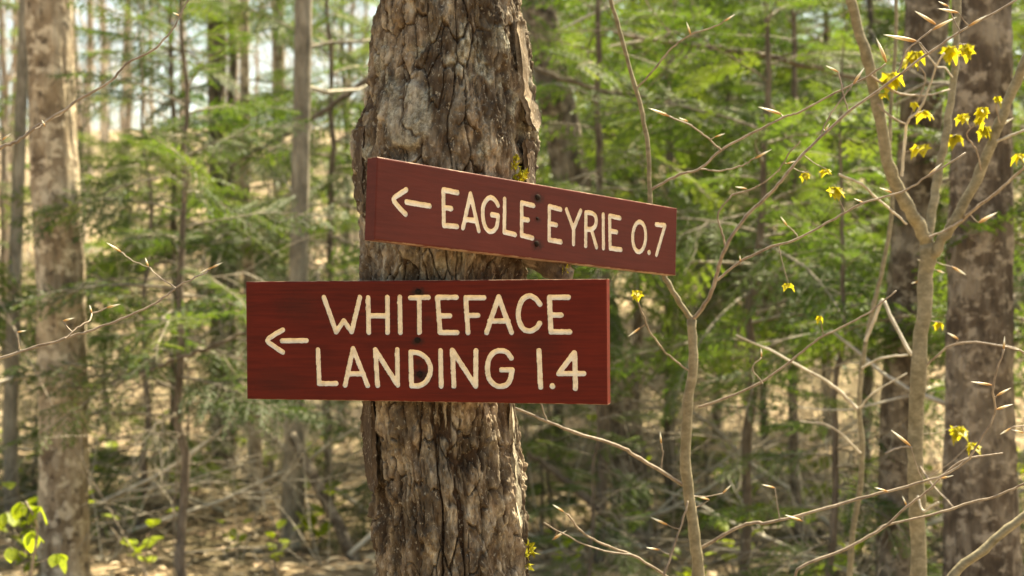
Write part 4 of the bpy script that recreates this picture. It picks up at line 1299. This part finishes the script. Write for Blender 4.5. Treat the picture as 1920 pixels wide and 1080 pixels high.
def traced_bough(px_, pts, d, w0, w1, mat='bark_hemlock', name='bare_bough'):
    root = HR[px_]
    Mi = (Matrix.Translation(root.location) @ Matrix.Rotation(root.rotation_euler[2], 4, 'Z') @ Matrix.Diagonal((*root.scale, 1))).inverted()
    p = catmull([P(x, y, d) for x, y in pts], 5)
    p[1:-1] += rng.normal(size=(len(p) - 2, 3)) * 0.004
    g = Geo()
    g.tube(p, np.linspace(w0, w1, len(p)) * 0.5 * K * d, 7)
    for q in range(7):
        k_ = int(rng.integers(3, len(p) - 1))
        grow(g, p[k_], rng.normal(size=3) * 0.5 + (p[k_] - p[k_ - 2]) / np.linalg.norm(p[k_] - p[k_ - 2]), 0.25 + 0.3 * rng.random(), 0.004, 1, (4, 3), 0, 0.7, 3)
    me = g.mesh(name, [M[mat]])
    me.transform(Mi)
    put(name, me, root)
traced_bough(625, [(700, 140), (660, 170), (620, 200), (560, 240), (475, 285), (430, 315)], 8.5, 13, 6)
traced_bough(350, [(345, 668), (300, 685), (240, 705), (170, 722), (110, 728)], 6.5, 8, 4)
traced_bough(350, [(348, 668), (400, 648), (430, 635), (460, 622), (520, 596)], 6.5, 8, 5)
traced_bough(1394, [(1385, 96), (1440, 105), (1540, 132), (1640, 150)], 6.6, 13, 7)
traced_bough(1394, [(1382, 96), (1330, 88), (1225, 75), (1150, 60)], 6.6, 11, 5)
traced_bough(1120, [(1122, 170), (1180, 178), (1290, 190)], 7.6, 10, 6)
traced_bough(1120, [(1118, 168), (1060, 150), (1000, 130), (930, 120)], 7.6, 10, 6)
traced_bough(1120, [(1125, 955), (1060, 900), (1000, 855), (940, 820)], 7.5, 16, 9)
traced_bough(1120, [(1125, 955), (1170, 990), (1230, 1030)], 7.5, 14, 7)
traced_bough(262, [(260, 690), (330, 650), (420, 640)], 8.4, 6, 4, 'bark_grey')
for q in range(16):
    y_ = 6.2 + 6 * rng.random()
    x_ = (rng.random() - 0.5) * (y_ * 0.8 + 1)
    hemlock(3, x_, y_, 0.38 + 0.2 * rng.random(), rng.random() * 6.28, 'knee high hemlock seedling sprouting low among the shrubs', 'hemlock seedlings low on the forest floor')
for q in range(8):
    y_ = 18 + 9 * rng.random()
    x_ = (-0.02 + 0.44 * (q + rng.random()) / 8) * y_
    hemlock((0, 2, 4)[q % 3], x_, y_, 1.3 + 0.5 * rng.random(), rng.random() * 6.28, 'tall dense hemlock closing off the wood behind the saplings', 'tall hemlocks closing off the view')
for q in range(14):
    y_ = 17 + 20 * rng.random()
    x_ = (rng.random() - 0.5) * (y_ * 1.05 + 3)
    if x_ / y_ < -0.1 and x_ / y_ > -0.42:
        continue
    hemlock(int(rng.integers(0, 5)), x_, y_, 0.8 + 0.5 * rng.random(), rng.random() * 6.28, 'young green hemlock with flat drooping sprays in the understorey', G_H)

# ---------------------------------------------------------------- bare hardwoods on the slope, bare shrubs
def bare_tree(H, r0, nb, L):
    g, t = Geo(), Geo()
    m_ = 18
    z = np.linspace(-0.15, H, m_)
    wob = np.cumsum(rng.normal(size=(m_, 2)) * 0.035, axis=0)
    ax = np.stack([wob[:, 0] - wob[0, 0], wob[:, 1] - wob[0, 1], z], -1)
    t.tube(ax, r0 * (1 - 0.85 * np.clip(z / H, 0, 1)), 10)
    for q in range(nb):
        zq = H * (0.22 + 0.76 * (q + rng.random()) / nb)
        a = q * 2.4 + rng.random()
        el_ = 0.35 + 0.5 * rng.random()
        grow(g, (np.interp(zq, z, ax[:, 0]), np.interp(zq, z, ax[:, 1]), zq), (math.cos(a) * math.cos(el_), math.sin(a) * math.cos(el_), math.sin(el_)),
             L * (1.1 - 0.6 * zq / H) * (0.7 + 0.5 * rng.random()), r0 * 0.3, 3, (4, 3, 3), 0.07, 0.65, 4)
    return t.mesh('bare_trunk', [M['bark_far']]), g.mesh('bare_limbs', [M['bark_far']])
BT = [bare_tree(9, 0.1, 9, 2.2), bare_tree(11, 0.13, 9, 2.6), bare_tree(7, 0.06, 9, 1.6)]
for q in range(36):
    y_ = 20 + 38 * rng.random() ** 0.8
    x_ = (rng.random() - 0.5) * (y_ * 1.05 + 4)
    t_, l_ = BT[q % 3]
    root = thing('bare_tree', 'leafless tan hardwood standing on the slope far behind the hemlocks', 'tree', (x_, y_, base_at(x_, y_)), rng.random() * 6.28, 'leafless hardwoods on the far slope')
    s_ = 0.75 + 0.6 * rng.random()
    root.scale = (s_, s_, s_)
    put('trunk', t_, root)
    tag(put('limb_framework', l_, root), kind='stuff')

for q in range(16):
    y_ = 14 + 16 * rng.random()
    x_ = (-0.44 + 0.34 * (q + rng.random()) / 16) * y_
    t_, l_ = BT[q % 3]
    root = thing('bare_tree', 'leafless tan hardwood in the open stand left of the thicket', 'tree', (x_, y_, base_at(x_, y_)), rng.random() * 6.28, 'leafless hardwoods in the open stand')
    s_ = 0.55 + 0.4 * rng.random()
    root.scale = (s_, s_, s_)
    put('trunk', t_, root)
    tag(put('limb_framework', l_, root), kind='stuff')

def shrub(H, ns):
    g = Geo()
    for q in range(ns):
        a = rng.random() * 6.28
        grow(g, (0.04 * math.cos(a), 0.04 * math.sin(a), -0.05), (0.35 * math.cos(a), 0.35 * math.sin(a), 0.9), H * (0.6 + 0.5 * rng.random()), 0.0055, 3, (5, 4, 3, 3), 0.03, 0.6, 4)
    return g
SH = [shrub(1.5, 3), shrub(2.1, 2), shrub(1.1, 4)]
SHM = [s_.mesh('bare_shrub', [M[k_]]) for s_, k_ in zip(SH, ('dead_wood', 'bark_far', 'dead_wood'))]
for q in range(110):
    y_ = 6.6 + 9 * rng.random()
    x_ = (rng.random() - 0.5) * (y_ * 0.95 + 2)
    o = put('bare_shrub', SHM[q % 3], None, (x_, y_, base_at(x_, y_)))
    o.rotation_euler = (0, 0, rng.random() * 6.28)
    s_ = 0.5 + 0.45 * rng.random()
    o.scale = (s_, s_, s_)
    tag(o, 'pale leafless shrub of fine twigs growing between the young hemlocks', 'shrub', 'leafless shrubs among the hemlocks')

for q in range(70):
    y_ = 17 + 30 * rng.random()
    x_ = (rng.random() - 0.5) * (y_ * 0.95 + 3)
    o = put('bare_bush', SHM[q % 3], None, (x_, y_, base_at(x_, y_)))
    o.rotation_euler = (0, 0, rng.random() * 6.28)
    s_ = 1.6 + 1.4 * rng.random()
    o.scale = (s_, s_, s_)
    tag(o, 'tall tan leafless bush on the slope below the far hardwoods', 'bush', 'leafless bushes on the far slope')

# bleached dead branches lying about
for q, (x_, y_, a_, L_) in enumerate([(655, 7.6, 0.9, 1.1), (30, 7.9, 1.3, 1.4), (240, 8.2, 0.3, 1.5), (700, 8.8, 2.6, 1.2), (1060, 8.0, 0.4, 1.5), (1250, 7.7, 2.8, 1.3), (1480, 7.4, 0.2, 1.4), (1560, 8.6, 2.5, 1.6), (1330, 9.2, 0.7, 1.5), (420, 9.0, 2.9, 1.5), (90, 9.4, 2.4, 1.3), (1630, 7.2, 2.7, 1.0)]):
    X_ = (x_ - 960) * K * y_
    g = Geo()
    grow(g, (0, 0, 0.03), (math.cos(a_), 0.3 * (rng.random() - 0.5), 0.28 + 0.3 * rng.random()), L_, 0.017, 2, (6, 5, 4), 0.0, 0.6, 4)
    o = put('dead_branch', g.mesh('dead_branch', [M['dead_wood']]), None, (X_, y_, base_at(X_, y_)))
    tag(o, 'bleached dead branch with side twigs sticking up off the leaf litter', 'dead branch', 'bleached dead branches on the forest floor')

# small green plants coming up through the litter
def plant_stem():
    g = Geo()
    tips = []
    for q in range(6):
        a = q * 1.05 + rng.random() * 0.6
        k_ = 0.6 + 0.6 * rng.random()
        g.tube(catmull([(0, 0, -0.02), (0.06 * k_ * math.cos(a), 0.06 * k_ * math.sin(a), 0.14 * k_), (0.15 * k_ * math.cos(a), 0.15 * k_ * math.sin(a), 0.27 * k_)], 3), np.linspace(0.0035, 0.0015, 7), 4)
        tips += [(0.15 * k_ * math.cos(a), 0.15 * k_ * math.sin(a), 0.27 * k_, a), (0.08 * k_ * math.cos(a), 0.08 * k_ * math.sin(a), 0.17 * k_, a + 0.8)]
    return g.mesh('plant_stem', [M['twig']]), tips
PS = [plant_stem() for _ in range(3)]
for q in range(80):
    y_ = 6.6 + 6 * rng.random()
    x_ = (rng.random() - 0.5) * (y_ * 0.9 + 1)
    root = thing('forest_plant', 'low bright green plant sprouting through the leaf litter', 'plant', (x_, y_, base_at(x_, y_)), rng.random() * 6.28, 'green plants on the forest floor')
    s_ = 0.7 + 0.8 * rng.random()
    root.scale = (s_, s_, s_)
    me_, tips = PS[q % 3]
    put('stem', me_, root)
    for (tx, ty_, tz, ta) in tips:
        o = put('leaf', LEAF_G, root, (tx, ty_, tz))
        o.rotation_euler = (1.0 + 0.7 * rng.random(), 0, ta + 1.57 + 0.6 * (rng.random() - 0.5))
        L_ = 0.055 + 0.05 * rng.random()
        o.scale = (L_, L_, L_)
